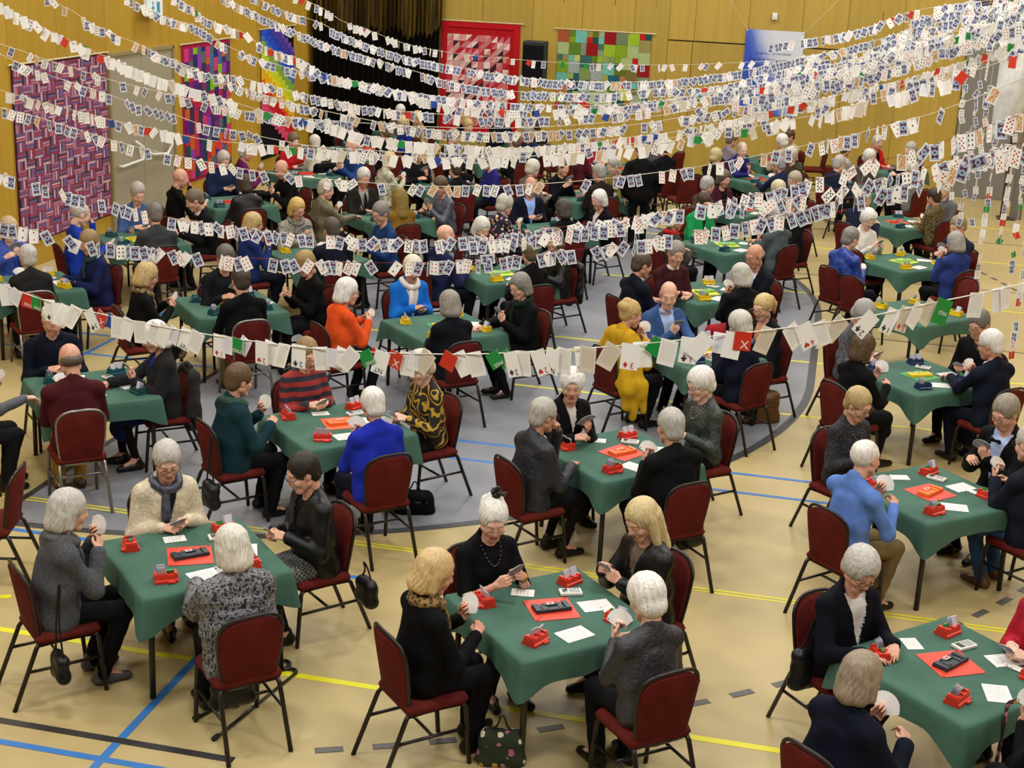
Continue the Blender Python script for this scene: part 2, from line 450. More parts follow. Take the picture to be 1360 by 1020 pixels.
# ------------------------------------------------------------------ hair
def _ang(X, Y): return np.arctan2(Y+.02, X)
_HR = {}
def hair_mesh(style, lod):
    key = (style, lod)
    if key in _HR: return _HR[key]
    h = (.007, .0105, .016)[lod]
    face = lambda zc=-.035, rz=.098, rx=.066, yc=.108, ry=.072: ell((0, yc, zc), (rx, ry, rz), sub=True)
    amp = .0026
    if style == 'short':
        P = [ell((0, -.02, .038), (.091, .108, .106)), ell((0, -.06, -.03), (.07, .058, .062)), face(-.045, .13, .068, .122, .082), ell((0, .07, -.12), (.2, .09, .11), sub=True), ell((-.09, .0, -.03), (.03, .04, .045), sub=True), ell((.09, .0, -.03), (.03, .04, .045), sub=True)]
    elif style == 'bald':
        P = [ell((0, -.025, .0), (.087, .1, .058)), face(-.05, .13, .09, .105, .12), ell((0, .01, .09), (.074, .11, .07), sub=True), ell((-.09, .0, -.04), (.03, .035, .04), sub=True), ell((.09, .0, -.04), (.03, .035, .04), sub=True)]
    elif style == 'thin':
        P = [ell((0, -.022, .03), (.084, .103, .094)), face(-.03, .145, .075, .105, .1), ell((0, .07, -.12), (.2, .09, .11), sub=True), ell((-.09, .0, -.03), (.03, .04, .045), sub=True), ell((.09, .0, -.03), (.03, .04, .045), sub=True)]
    elif style == 'curly':
        P = [ell((0, -.018, .04), (.102, .118, .112)), ell((0, -.06, -.035), (.082, .07, .07)), face(-.04, .118, .066, .13, .082), ell((-.105, .02, -.05), (.035, .035, .04), sub=True), ell((.105, .02, -.05), (.035, .035, .04), sub=True), ell((0, .08, -.15), (.2, .1, .1), sub=True)]
        amp = .0042
    elif style == 'bob':
        P = [ell((0, -.02, .036), (.096, .112, .106)), seg((-.07, -.02, .0), (-.078, -.01, -.075), .034, .028), seg((.07, -.02, .0), (.078, -.01, -.075), .034, .028), seg((0, -.075, .0), (0, -.085, -.085), .055, .05, .75), seg((-.05, -.06, -.02), (-.055, -.06, -.085), .045, .04), seg((.05, -.06, -.02), (.055, -.06, -.085), .045, .04), face(-.032, .105, .064, .12, .085), ell((0, .03, -.11), (.048, .09, .1), sub=True)]
    elif style == 'long':
        P = [ell((0, -.018, .038), (.095, .112, .106)), seg((-.07, -.02, .02), (-.088, .02, -.2), .034, .03), seg((.07, -.02, .02), (.088, .02, -.2), .034, .03), seg((0, -.075, .0), (0, -.075, -.24), .058, .05, .62), seg((-.05, -.06, 0), (-.065, -.05, -.24), .045, .035), seg((.05, -.06, 0), (.065, -.05, -.24), .045, .035), face(-.045, .115, .06, .118, .085), ell((0, .04, -.17), (.052, .09, .16), sub=True)]
    elif style == 'updo':
        P = [ell((0, -.02, .036), (.09, .107, .104)), seg((-.03, -.1, .06), (.03, -.1, .06), .042), ell((0, -.07, .11), (.05, .045, .04)), ell((0, -.06, -.03), (.06, .05, .05)), face(-.04, .118, .068, .118, .08), ell((0, .07, -.12), (.2, .1, .1), sub=True), ell((-.09, .0, -.035), (.03, .04, .045), sub=True), ell((.09, .0, -.035), (.03, .04, .045), sub=True)]
    elif style == 'pony':
        P = [ell((0, -.02, .036), (.088, .106, .102)), ell((0, -.12, .03), (.03, .03, .03)), seg((0, -.14, .03), (.0, -.175, -.04), .036, .03), seg((0, -.175, -.04), (0, -.165, -.14), .033, .012), ell((0, -.06, -.03), (.06, .05, .05)), face(-.04, .118, .068, .118, .08), ell((0, .07, -.12), (.2, .1, .1), sub=True), ell((-.09, .0, -.035), (.03, .04, .045), sub=True), ell((.09, .0, -.035), (.03, .04, .045), sub=True)]
    def mod(D, X, Y, Z):
        a = np.arctan2(Y+.02, X+1e-6)
        if style == 'curly':
            w = np.sin(X*190+3*np.sin(Z*70))*np.sin(Y*180+2*np.sin(X*90))*np.sin(Z*190+1.5*np.sin(Y*80))
            return D+amp*w
        return D+amp*np.sin(a*34+5*np.sin(Z*22+a*2))*np.clip((.11-Z)/.05+.3, .3, 1)+.0022*np.sin(X*47+2*np.sin(Z*31))*np.sin(Y*43+Z*20)*np.sin(Z*39+1)
    V, Fq = solid(P, h, .02, mod, pad=.02)
    me = mesh('hair_'+style, V, Fq, [M('#808080', 'hair')], True)
    _HR[key] = me
    return me
# ------------------------------------------------------------------ hands (right hand: fingers +y, palm -z, thumb at -x)
_HN = {}
def hand_mesh(pose, lod):
    key = (pose, lod)
    if key in _HN: return _HN[key]
    h = (.0052, .009, .0125)[lod]
    curls = {'rest': ((.22, .3, .2),)*4, 'hold': ((.75, .85, .45), (.8, .95, .5), (.85, 1.0, .55), (.9, 1.0, .6)),
             'pinch': ((.65, .75, .25), (.55, .6, .3), (.5, .6, .35), (.45, .6, .4)), 'flat': ((.08, .1, .08),)*4, 'fist': ((1.2, 1.4, .9),)*4}[pose]
    P = [seg((0, -.05, 0), (0, .012, 0), .024, .025, .9)]
    base = [(-.029, .083), (-.0095, .088), (.0105, .084), (.0285, .076)]
    lens = [(.042, .026, .021), (.046, .03, .022), (.043, .027, .021), (.033, .021, .019)]
    for (bx, by), cu, ln in zip(base, curls, lens):
        P.append(seg((bx*.55, .008, 0), (bx, by, .001), .0145, .0115))
        p = np.array([bx, by, .001]); a = 0.0; sp = bx*2.2
        for j in range(3):
            a += cu[j]
            d = np.array([sp*math.cos(a)*.6, math.cos(a), -math.sin(a)]); d /= np.linalg.norm(d)
            q = p+d*ln[j]
            P.append(seg(p, q, .0098-.0012*j, .0090-.0013*j)); p = q
    if pose in ('hold', 'pinch', 'fist'):
        th = [(-.02, .016, -.008), (-.038, .05, -.026), (-.032, .082, -.036), (-.022, .102, -.042)]
    else:
        th = [(-.02, .016, -.006), (-.047, .048, -.014), (-.056, .076, -.018), (-.058, .098, -.02)]
    for i in range(3): P.append(seg(th[i], th[i+1], (.015, .0115, .0105)[i], (.0115, .0105, .0085)[i]))
    _HN[key] = solid(P, h, .006, pad=.012)
    return _HN[key]
# ------------------------------------------------------------------ people
SKINS = ['#d8a890', '#d09e86', '#cb9880', '#dcb29c', '#c69078']
LIP, EYEW, IRIS = M('#a8665a', 'plain', .45), M('#d8d2c8', 'plain', .3), M('#2b2420', 'plain', .2)
def mixhex(a, b, k): return '#'+''.join('%02x' % int(int(a[i:i+2], 16)*(1-k)+int(b[i:i+2], 16)*k) for i in (1, 3, 5))
def unit(v): v = np.array(v, float); return v/(np.linalg.norm(v)+1e-12)
def rotm(yaw, pitch, roll=0.0):
    cy, sy = math.cos(yaw), math.sin(yaw); cp, sp = math.cos(pitch), math.sin(pitch); cr, sr = math.cos(roll), math.sin(roll)
    Rz = np.array([[cy, -sy, 0], [sy, cy, 0], [0, 0, 1]]); Rx = np.array([[1, 0, 0], [0, cp, -sp], [0, sp, cp]]); Ry = np.array([[cr, 0, sr], [0, 1, 0], [-sr, 0, cr]])
    return Rz @ Rx @ Ry
def ik(S, W, l1, l2, pole):
    d = W-S; L = np.linalg.norm(d); L2 = min(L, (l1+l2)*.995); u = d/L; W = S+u*L2
    a = (l1*l1-l2*l2+L2*L2)/(2*L2); hgt = math.sqrt(max(l1*l1-a*a, 1e-6))
    p = np.array(pole, float); p = p-u*(p@u); p = unit(p)
    return S+u*a+p*hgt, W
def frame(d, palm):
    """hand axes: columns x, y (fingers), z (back of the hand)"""
    y = unit(d); z = -unit(palm); z = unit(z-y*(z@y)); x = np.cross(y, z)
    return np.stack([x, y, z], 1)
# pose -> (left wrist, left fingers, left palm, left hand, right wrist, right fingers, right palm, right hand, fan: None | 'L' | 'R')
POSES = {
 'fan':   ((-.05, .33, .86), (.25, .35, .8), (.35, -.9, .1), 'hold', (.13, .34, .82), (-.6, .6, .3), (-.5, -.3, -.7), 'pinch', 'L'),
 'fanhi': ((-.06, .27, .95), (.3, .3, .8), (.35, -.9, .1), 'hold', (.10, .28, .92), (-.7, .35, .5), (-.5, -.6, -.3), 'pinch', 'L'),
 'both':  ((-.085, .33, .86), (.45, .5, .45), (.6, -.6, -.2), 'hold', (.085, .33, .86), (-.45, .5, .45), (-.6, -.6, -.2), 'hold', 'L'),
 'low':   ((-.09, .28, .79), (.5, .6, .15), (.5, -.3, -.6), 'hold', (.09, .28, .79), (-.5, .6, .15), (-.5, -.3, -.6), 'hold', 'L'),
 'reach': ((-.07, .32, .85), (.25, .35, .8), (.35, -.9, .1), 'hold', (.10, .52, .80), (-.2, .95, -.12), (0, 0, -1), 'pinch', 'L'),
 'reachL':((-.08, .52, .80), (.2, .95, -.12), (0, 0, -1), 'pinch', (.07, .32, .85), (-.25, .35, .8), (-.35, -.9, .1), 'hold', 'R'),
 'rest':  ((-.11, .36, .775), (.7, .65, -.05), (0, .0, -1), 'rest', (.12, .38, .785), (-.7, .6, -.05), (0, 0, -1), 'rest', None),
 'clasp': ((-.06, .36, .785), (.9, .4, -.05), (0, -.4, -.9), 'rest', (.07, .37, .80), (-.9, .4, -.1), (0, -.4, -.9), 'hold', None),
 'chin':  ((-.04, .26, 1.04), (.2, -.35, .8), (.2, -.9, 0), 'fist', (.10, .36, .78), (-.6, .7, -.05), (0, 0, -1), 'rest', None),
 'face':  ((.02, .24, 1.12), (.0, -.45, .75), (.0, -.9, -.3), 'rest', (.12, .38, .80), (-.4, .8, .2), (-.5, -.3, -.6), 'hold', 'R'),
 'phone': ((-.06, .32, .84), (.4, .5, .35), (.3, -.3, .8), 'hold', (.07, .33, .84), (-.4, .5, .3), (-.3, -.3, -.7), 'pinch', None),
}
HSC = 1.05
def build_person(root, d, lod, parts):
    """all meshes of one figure in local space: origin on the floor under the seat, facing +y"""
    fem = d['fem']; s = d['s']; lean = d['lean']
    h0 = (.0138, .021, .031)[lod]
    stand = d['pose'] == 'stand'
    hz = .92 if stand else .55
    P = np.array([0, 0 if not stand else 0, hz])
    U = np.array([0, math.sin(lean), math.cos(lean)]); Fw = np.array([0, math.cos(lean), -math.sin(lean)]); X = np.array([1.0, 0, 0])
    tl = .50*s
    def T(x, f, u): return P+X*x*s+Fw*f*s+U*u*s
    neck = T(0, .0, .525)
    hd = neck+rotm(0, -lean*.5) @ np.array([0, .055, .135])*s
    Rh = rotm(d['hy'], -d['hp'], d['hr'])
    sw = .168 if fem else .188
    g = d.get('girth', 1.0)
    # arms
    Sl, Sr = T(-sw, .004, .415), T(sw, .004, .415)
    l1, l2 = .285*s, .255*s
    if stand:
        ps = ((-.24, .05, .86), (0, .1, -1), (1, 0, 0), 'rest', (.24, .05, .86), (0, .1, -1), (-1, 0, 0), 'rest', None)
    else: ps = POSES[d['pose']]
    Wl, Wr = np.array(ps[0]), np.array(ps[4])
    fx = np.array([0, (hd[1]-.11)*.75, (s-1)*.45])
    if not stand:
        Wl = Wl+fx; Wr = Wr+fx
        jit = d['jit']; Wl = Wl+jit[0]; Wr = Wr+jit[1]
    El, Wl = ik(Sl, Wl, l1, l2, (-.5, -.3, -1.0)); Er, Wr = ik(Sr, Wr, l1, l2, (.5, -.3, -1.0))
    # legs
    sp = d['spread']
    legs = []
    for sg in (-1, 1):
        hip = np.array([sg*.088*s, .01, hz-.015])
        if stand: kn = np.array([sg*.1, .02, .5]); an = np.array([sg*.1, 0, .09]); to = np.array([sg*.12, .15, .035])
        else:
            kn = np.array([sg*(.075+sp)*s, .415*s, .505]); ay = d['ank'][0 if sg < 0 else 1]
            an = np.array([sg*(.085+sp*.7), ay, .095]); to = an+np.array([sg*.02, .15, -.06])
        legs.append((hip, kn, an, to))
    # ---- the body itself
    b = .84
    B = [seg(T(0, 0, .02), T(0, .01, .2), .108*b*g, .10*b*g, .72), seg(T(0, .0, .2), T(0, .005, .37), .104*b*g, .108*b, .66), seg(T(-.13, 0, .43), T(.13, 0, .43), .058*b), seg(T(0, -.0, .40), hd+Rh @ np.array([0, -.025, -.06])*s, .062*s*.92, .052*s*.92)]
    for S_, E_, W_ in ((Sl, El, Wl), (Sr, Er, Wr)):
        B += [seg(S_, E_, .047*b, .042*b), seg(E_, W_, .042*b, .0275)]
    for hip, kn, an, to in legs:
        B += [seg(hip, kn, .078*b, .058*b), seg(kn, an, .055*b, .037*b), seg(an, to, .034, .024)]
    V, Fq = solid(B, min(h0*1.9, .046), .035)
    mi = np.zeros(len(Fq), int)
    hv, hf, hm = head_mesh(fem, lod)
    Vs, Fs, ms = [V], [Fq], [mi]
    nb = len(V)
    Vs.append((hv*s*HSC) @ Rh.T+hd); Fs.append(hf+nb); ms.append(hm); nb += len(hv)
    fr = {}
    for side, W_, dd, pal, hp in (('L', Wl, ps[1], ps[2], ps[3]), ('R', Wr, ps[5], ps[6], ps[7])):
        v, f = hand_mesh(hp, lod)
        A = frame(dd, pal)
        if side == 'L': v = v*np.array([-1, 1, 1]); f = f[:, ::-1]
        Vs.append((v*(.93 if fem else 1.02)) @ A.T+W_); Fs.append(f+nb); ms.append(np.zeros(len(f), int)); nb += len(v)
        fr[side] = (W_, A)
    V = np.vstack(Vs); Fq = np.vstack(Fs); mi = np.concatenate(ms)
    skin = M(d['skin'], 'skin'); brow = M(mixhex(d['browc'], d['skin'], .55), 'plain', .8)
    me = mesh('body', V, Fq, [skin, LIP if fem else skin, EYEW, IRIS, brow], True, mi)
    obj('body', me, root)
    # ---- top
    kind = d['top']
    th = {'sweater': .005, 'blouse': .002, 'jacket': .013, 'coat': .018, 'puffer': .024}[kind]+d.get('th', 0)
    sl = d['sleeve']
    hem = -.09 if kind in ('jacket', 'coat', 'puffer') else -.045
    TP = [seg(T(0, 0, hem+.06), T(0, .012, .2), (.118+th)*g, (.108+th)*g, .72), seg(T(0, .0, .2), T(0, .005, .365), (.11+th)*g, .112+th, .655), seg(T(-sw*.86, -.002, .425), T(sw*.86, -.002, .425), .058+th), seg(T(-.06, -.012, .462), T(.06, -.012, .462), .056+th), seg(T(0, -.022, .47), T(0, -.02, .53), .066, .06), seg(T(-.03, -.018, .475), T(-sw*.95, -.004, .42), .058, .05+th*.6), seg(T(.03, -.018, .475), T(sw*.95, -.004, .42), .058, .05+th*.6)]
    if not stand: TP.append(seg(T(-.05, .0, hem+.075), T(.05, .03, hem+.075), (.112+th)*g))
    if fem: TP += [ell(T(-.062, .085, .305), (.06, .05, .062)), ell(T(.062, .085, .305), (.06, .05, .062))]
    else: TP += [ell(T(0, .055, .12), (.12*g, .085*g, .11))]
    for S_, E_, W_ in ((Sl, El, Wl), (Sr, Er, Wr)):
        TP.append(seg(S_, E_, .050+th*.7, .046+th*.9))
        if sl > .5:
            e = E_+(W_-E_)*(.93 if sl >= 1 else sl)
            TP.append(seg(E_, e, .046+th*.9, .0385+th*.7))
        else: pass
    if kind == 'puffer': pass
    vz = d['vneck']
    nk = T(0, .03, .53)
    ph = d['ph']
    def mod(D, Xg, Yg, Zg):
        # torso coordinates
        yy = Yg-P[1]; zz = Zg-P[2]
        u = (yy*U[1]+zz*U[2])/s; f = (yy*Fw[1]+zz*Fw[2])/s
        w = np.sin(26*Zg+9*Xg*np.sign(Xg)+7*Yg+ph)*np.sin(17*Yg-11*Xg+ph*2)
        D = D+(.0042 if kind != 'blouse' else .0036)*w
        if kind == 'puffer': D = D-.007*np.abs(np.sin(u*46))
        # neck opening
        D = np.maximum(D, .066*s-np.sqrt(Xg*Xg+(f*s-.026)**2+((u-.56)*s*.75)**2))
        if vz > 0:
            half = np.clip((u-(.475-vz))/vz, 0, 1.2)*d['vw']
            ax_ = np.abs(Xg)/s
            fr_ = (f > .03)
            ins = fr_ & (ax_ < half) & (u > .475-vz)
            D = D+np.where(ins, .011, 0)
            if kind in ('jacket', 'coat'):
                lap = fr_ & (ax_ >= half) & (ax_ < half+.034) & (u > .475-vz)
                D = D-np.where(lap, .006, 0)
                sl_ = (f > .04) & (ax_ < .006) & (u <= .475-vz)
                D = D+np.where(sl_, .006, 0)
        return D
    V, Fq = solid(TP, h0, .036, mod)
    if vz > 0:
        C = V-P; u = (C @ U)/s; f = (C @ Fw)/s; ax_ = np.abs(V[:, 0])/s
        half = np.clip((u-(.475-vz))/vz, 0, 1.2)*d['vw']
        mv = (f > .02) & (u > .475-vz) & (np.abs(ax_-half) < .75*h0/s)
        V[mv, 0] = np.sign(V[mv, 0])*half[mv]*s
    C = facecen(V, Fq)-P
    u = (C @ U)/s; f = (C @ Fw)/s; ax_ = np.abs(C[:, 0])/s
    tm = d['topmat']
    tn = {'sweater': 'sweater', 'blouse': 'blouse', 'jacket': 'jacket', 'coat': 'coat', 'puffer': 'padded_jacket'}[kind]
    if vz > 0:
        half = np.clip((u-(.475-vz))/vz, 0, 1.2)*d['vw']
        sh = (f > .03) & (ax_ < half) & (u > .475-vz)
        v2, f2 = sub(V, Fq, sh)
        if len(f2): obj('shirt', mesh('shirt', v2, f2, [d['innermat']], True), root)
        V, Fq = sub(V, Fq, ~sh)
    obj(tn, mesh(tn, V, Fq, [tm], True), root)
    if d.get('shawl'):
        SP = [seg(T(-.12, -.03, .46), T(.12, -.03, .46), .075)]
        for x0, x1, dz in ((-.15, -.25, .1), (-.06, -.12, .0), (.03, .02, -.04), (.12, .18, .02), (.17, .29, -.04)): SP.append(seg(T(x0, -.05, .42), T(x1, -.1, dz), .06, .075))
        SP += [seg(T(.2, .02, .38), T(.3, .06, -.1), .055, .05), seg(T(.3, .1, .02), T(.31, .13, -.26), .05, .035), seg(T(.29, .0, .02), T(.3, .02, -.32), .055, .04), seg(T(.27, -.08, .02), T(.28, -.08, -.22), .055, .04)]
        V, Fq = solid(SP, h0*1.15, .06, lambda D, Xg, Yg, Zg: np.maximum(D, .07*s-np.sqrt(Xg*Xg+(Yg-nk[1])**2+(Zg-nk[2])**2))+.007*np.sin(Xg*40+Zg*16)*np.sin(Zg*12+Xg*9))
        obj('shawl', mesh('shawl', V, Fq, [tm], True), root)
    # ---- trousers or skirt, shoes
    BP = [seg(T(-.03, -.015, .0), T(.03, -.015, .0), .115*g)] if not stand else [seg(T(-.03, 0, .0), T(.03, 0, .0), .12*g)]
    skirt = d['skirt']
    for hip, kn, an, to in legs:
        BP += [seg(hip, kn, .084, .066)]
        if not skirt: BP += [seg(kn, an+np.array([0, 0, -.03]), .066, .053)]
    if skirt: BP += [seg((0, .05, hz-.02), (0, .40*s, hz-.055), .1, .085, .6), seg((-.06, .40*s, .49), (-.06, .42*s, .36), .08, .085), seg((.06, .40*s, .49), (.06, .42*s, .36), .08, .085)]
    def mod2(D, Xg, Yg, Zg):
        return D+.004*np.sin(21*Yg+30*Zg+ph)*np.sin(19*Xg+24*Zg)
    V, Fq = solid(BP, h0*1.5, .03, mod2)
    nm = 'skirt' if skirt else 'trousers'
    obj(nm, mesh(nm, V, Fq, [d['botmat']], True), root)
    if skirt:
        TG = [q for hip, kn, an, to in legs for q in (seg(kn, an, .05, .036),)]
        V, Fq = solid(TG, h0, .02); obj('tights', mesh('tights', V, Fq, [M('#1c1817', 'fabric')], True), root)
    for hip, kn, an, to in legs:
        a = an.copy(); a[2] = .045
        SP = [seg(a+np.array([0, -.035, -.005]), a+np.array([0, .06, -.005]), .042, .043, .9), seg(a+np.array([0, .06, -.008]), np.array([to[0], a[1]+.165, .032]), .041, .031), seg(a+np.array([0, -.01, .0]), a+np.array([0, -.008, .05]), .041, .042)]
        def mod3(D, Xg, Yg, Zg): return np.maximum(D, .004-Zg)
        V, Fq = solid(SP, h0*1.1, .02, mod3)
        obj('shoe', mesh('shoe', V, Fq, [d['shoemat']], True), root)
    # ---- hair, glasses, collar
    MH = Matrix.Translation(Vector(hd)) @ Matrix([list(r) for r in Rh]).to_4x4() @ Matrix.Scale(s*HSC, 4)
    if d['hair'] != 'none':
        obj('hair', hair_mesh(d['hair'], lod), root, matrix=MH, mat=M(d['hairc'], 'hair'))
    if d['glasses'] and lod < 2 or d['glasses'] and d['near']:
        obj('glasses', GLASSES, root, matrix=MH, mat=M(d['glassc'], 'plain', .3))
    if d['collar']:
        m = MB(); pts = []
        for k in range(15):
            a = math.radians(-250+k*320/14)
            pts.append(T(.066*math.cos(a), .012+.062*math.sin(a), .508-.02*max(0, math.sin(a))))
        m.tube(pts, [.016]*15, 6, flat=1.35)
        m.build('collar', M(d['collar'], 'fabric'), root, True)
    if d['scarf']:
        m = MB(); pts = [T(.088*math.cos(a), .012+.084*math.sin(a), .508-.045*max(0, math.sin(a))) for a in np.linspace(0, 2*math.pi, 17)[:-1]]
        m.tube(pts, [.036+.004*math.sin(i*2.3) for i in range(16)], 8, closed=True)
        m.tube(smooth_path([T(.02, .1, .46), T(.035, .14, .36), T(.03, .15, .24)], 5), [.028, .03, .031, .032, .033, .034, .034, .035, .035, .034, .02], 8, flat=.5)
        m.build('scarf', d['scarf'], root, True)
    if d['tie']:
        m = MB()
        if d['tie'] == 'bow':
            c = T(0, .125, .445)
            m.box(c, (.022, .022, .024), .006)
            for sg in (-1, 1): m.prism([(0, -.008), (0, .008), (.05, .024), (.05, -.024)], -.008, .008, 1) if 0 else m.ball(c+np.array([sg*.032, 0, 0]), (.028, .012, .02), 8)
            m.build('bow_tie', M('#15151c', 'fabric'), root, True)
        else:
            pts = [T(0, .105, .46), T(0, .13, .40), T(0, .145, .3), T(0, .145, .2)]
            m.tube(smooth_path(pts, 4), [.012, .014, .017, .02, .022, .025, .027, .03, .032, .034, .034, .03, .004], 8, flat=.25)
            m.build('necktie', M(d['tie'], 'fabric'), root, True)
    if d['necklace']:
        m = MB()
        pts = [T(.07*math.cos(a), .03+.065*math.sin(a)+.035*max(0, math.sin(a)), .50-.13*max(0, math.sin(a))**1.5) for a in np.linspace(0, 2*math.pi, 33)[:-1]]
        for q in pts: m.ball(q, .0048, 6)
        m.build('necklace', M(d['necklace'], 'plain', .25), root, True)
    if d['watch']:
        m = MB(); W_, A = fr['L']
        c = W_-A[:, 1]*.02
        pts = [c+A[:, 0]*.031*math.cos(a)+A[:, 2]*.027*math.sin(a) for a in np.linspace(0, 2*math.pi, 15)[:-1]]
        m.tube(pts, .006, 6, closed=True); m.build('bracelet', M('#b9963f', 'plain', .25, .9), root, True)
    if d['fascinator']:
        m = MB(); c = hd+Rh @ np.array([-.01, -.06, .15])*s
        for i in range(14):
            a = rng.uniform(0, 6.28); e = rng.uniform(.2, 1.3); q = c+np.array([math.cos(a)*math.cos(e), math.sin(a)*math.cos(e), math.sin(e)])*rng.uniform(.05, .075)
            mid = (c+q)/2+rng.normal(0, .012, 3); m.tube(smooth_path([c, mid, q], 4), [.008]*8+[.002], 5)
        m.ball(c, .03, 8); m.build('hair_ornament', M('#0c0c0f', 'satin'), root, True)
    return dict(hd=hd, Rh=Rh, frames=fr, fan=ps[8], wl=Wl, wr=Wr)
# glasses in head space
_g = MB()
for sg in (-1, 1):
    _g.tube([(sg*.031+.024*math.cos(a), .112+.002*abs(math.cos(a))-.004, .001+.017*math.sin(a)) for a in np.linspace(0, 2*math.pi, 17)[:-1]], .0019, 5, closed=True)
    _g.tube([(sg*.055, .107, .006), (sg*.074, .09, .008), (sg*.08, .0, .008), (sg*.08, -.02, -.004)], .0018, 5)
_g.tube([(-.009, .109, .004), (0, .112, .007), (.009, .109, .004)], .0018, 5)
GLASSES = _g.me('glasses', [M('#222222', 'plain', .3)], True)
# ------------------------------------------------------------------ the hall
YB, XL, XR, ZC = 28.82, -10.1, 7.5, 7.2
t = NT('floor_vinyl'); co = t.coord()
n1 = t.noise(co, .55, 4); n2 = t.noise(co, 60, 2)
t.col(t.mix(t.math('MULTIPLY', n2, .25), t.ramp(n1, [(.3, lin('#ab9868')), (.7, lin('#b8a675'))]), lin('#95855a')))
t.b.inputs['Roughness'].default_value = .42; t.b.inputs['Specular IOR Level'].default_value = .35
t.bump(n2, .05, .002)
FLOOR = t.m
t = NT('zone_grey'); co = t.coord(); n1 = t.noise(co, 1.2, 3)
t.col(t.ramp(n1, [(.3, lin('#74767b')), (.7, lin('#82848a'))])); t.b.inputs['Roughness'].default_value = .42
GREYZ = t.m
LINE_Y, LINE_B, LINE_K, LINE_D = M('#d8d020', 'plain', .5), M('#2f6fb4', 'plain', .5), M('#2a2828', 'plain', .5), M('#55524e', 'plain', .5)
floor = MB().box(((XL+XR)/2, 13.4, -.05), (XR-XL+.4, 31.2, .1)).build('floor', FLOOR); tag(floor, kind='structure')
def strip(name, a, b, w, mat, z=.002):
    a = np.array(a, float); b = np.array(b, float); d = unit(b-a); n = np.array([-d[1], d[0]])*w/2
    v = [(*(a+n), z), (*(a-n), z), (*(b-n), z), (*(b+n), z)]
    v = v+[(p[0], p[1], 0.0) for p in v]
    return obj(name, mesh(name, v, [(0, 1, 2, 3), (4, 7, 6, 5), (0, 4, 5, 1), (1, 5, 6, 2), (2, 6, 7, 3), (3, 7, 4, 0)], [mat]), floor)
def band(name, pts, w, mat, z=.003):
    P = np.array(pts, float)[:, :2]; v = []; f = []
    for i in range(len(P)):
        d = unit(P[min(i+1, len(P)-1)]-P[max(i-1, 0)]); n = np.array([-d[1], d[0]])*w/2
        v += [(*(P[i]+n), z), (*(P[i]-n), z)]
    for i in range(len(P)-1): f.append((2*i, 2*i+1, 2*i+3, 2*i+2))
    return obj(name, mesh(name, v, f, [mat]), floor)
GX, PY0, PY1 = -5.99, 15.08, 18.08
def goal_arc(R):
    a = [(GX+R*math.cos(t_), PY0+R*math.sin(t_)) for t_ in np.linspace(-math.pi/2, 0, 36)]
    b = [(GX+R*math.cos(t_), PY1+R*math.sin(t_)) for t_ in np.linspace(0, math.pi/2, 36)]
    return a+b
zone = goal_arc(5.97)
zv = [(x, y, .0015) for x, y in zone]; nz = len(zv)
obj('goal_area', mesh('goal_area', zv+[(GX, 16.58, .0015)], [(i, i+1, nz) for i in range(nz-1)], [GREYZ]), floor)
band('goal_line_arc', [(x, y) for x, y in goal_arc(5.96)], .085, M('#3a3a3e', 'plain', .5))
band('goal_line', [(GX, 9.1), (GX, 24.05)], .06, LINE_K)
arc9 = np.array(goal_arc(9.0)); L = 0.0; k = 0
cum = np.concatenate([[0], np.cumsum(np.linalg.norm(np.diff(arc9, axis=0), axis=1))])
def arcpt(s_): return np.array([np.interp(s_, cum, arc9[:, 0]), np.interp(s_, cum, arc9[:, 1])])
while k*.325 < cum[-1]:
    a, b = arcpt(k*.325), arcpt(k*.325+.16)
    if -2.75 < a[0] < 5: strip('free_throw_dash', a, b, .055, LINE_D, .0035)
    k += 1
def fl(x, y): return at(x, y, z=0)[:2]
strip('court_line', (-10, 7.56), (7.4, 7.56), .055, LINE_Y)
strip('court_line', (-6.2, 9.575), (7.4, 9.575), .02, LINE_Y); strip('court_line', (-6.2, 9.625), (7.4, 9.625), .02, LINE_Y)
strip('court_line', (-3.2, 12.09), (7.4, 12.09), .045, LINE_B, .0025); strip('court_line', (-3.2, 11.63), (7.4, 11.63), .045, LINE_B, .0025)
strip('court_line', (-7.4, 9.02), (-3.0, 9.02), .05, LINE_B, .0025)
strip('court_line', (-8.5, 6.56), (-2.9, 6.56), .055, LINE_K, .0028); strip('court_line', (-8.5, 6.36), (7.0, 6.36), .05, LINE_B, .0025)
strip('court_line', (-3.59, 5.2), (-3.59, 7.9), .05, LINE_B, .0027)
strip('court_line', (-7.53, 12.6), (-7.53, 27.5), .045, LINE_B, .0027); strip('court_line', (-9.9, 13.4), (-6.1, 13.4), .045, LINE_B, .0025); strip('court_line', (-9.9, 14.1), (-6.1, 14.1), .045, LINE_B, .0025)
for y_ in (13.95, 15.95, 19.4, 22.6, 25.6): strip('court_line', (-3.0, y_), (7.4, y_), .045, LINE_Y, .0024)
for y_ in (17.3, 20.6, 24.2): strip('court_line', (-1.0, y_), (7.4, y_), .03, LINE_D, .0024)
a, b, c = fl(60, 800), fl(32, 845), fl(8, 875)
strip('court_line', (-4.75, 7.62), (-4.75, 8.05), .055, LINE_Y, .0026)
a = fl(20, 870); strip('court_line', (a[0]-.25, a[1]-.12), (a[0], a[1]), .055, LINE_Y, .0026)
a, b = fl(452, 512), fl(482, 488); strip('court_line', a, b, .06, LINE_Y, .0026)
a, b = fl(482, 492), fl(700, 520); strip('court_line', (a[0], b[1]+.3), (-1.6, b[1]+.3), .045, LINE_Y, .0024)
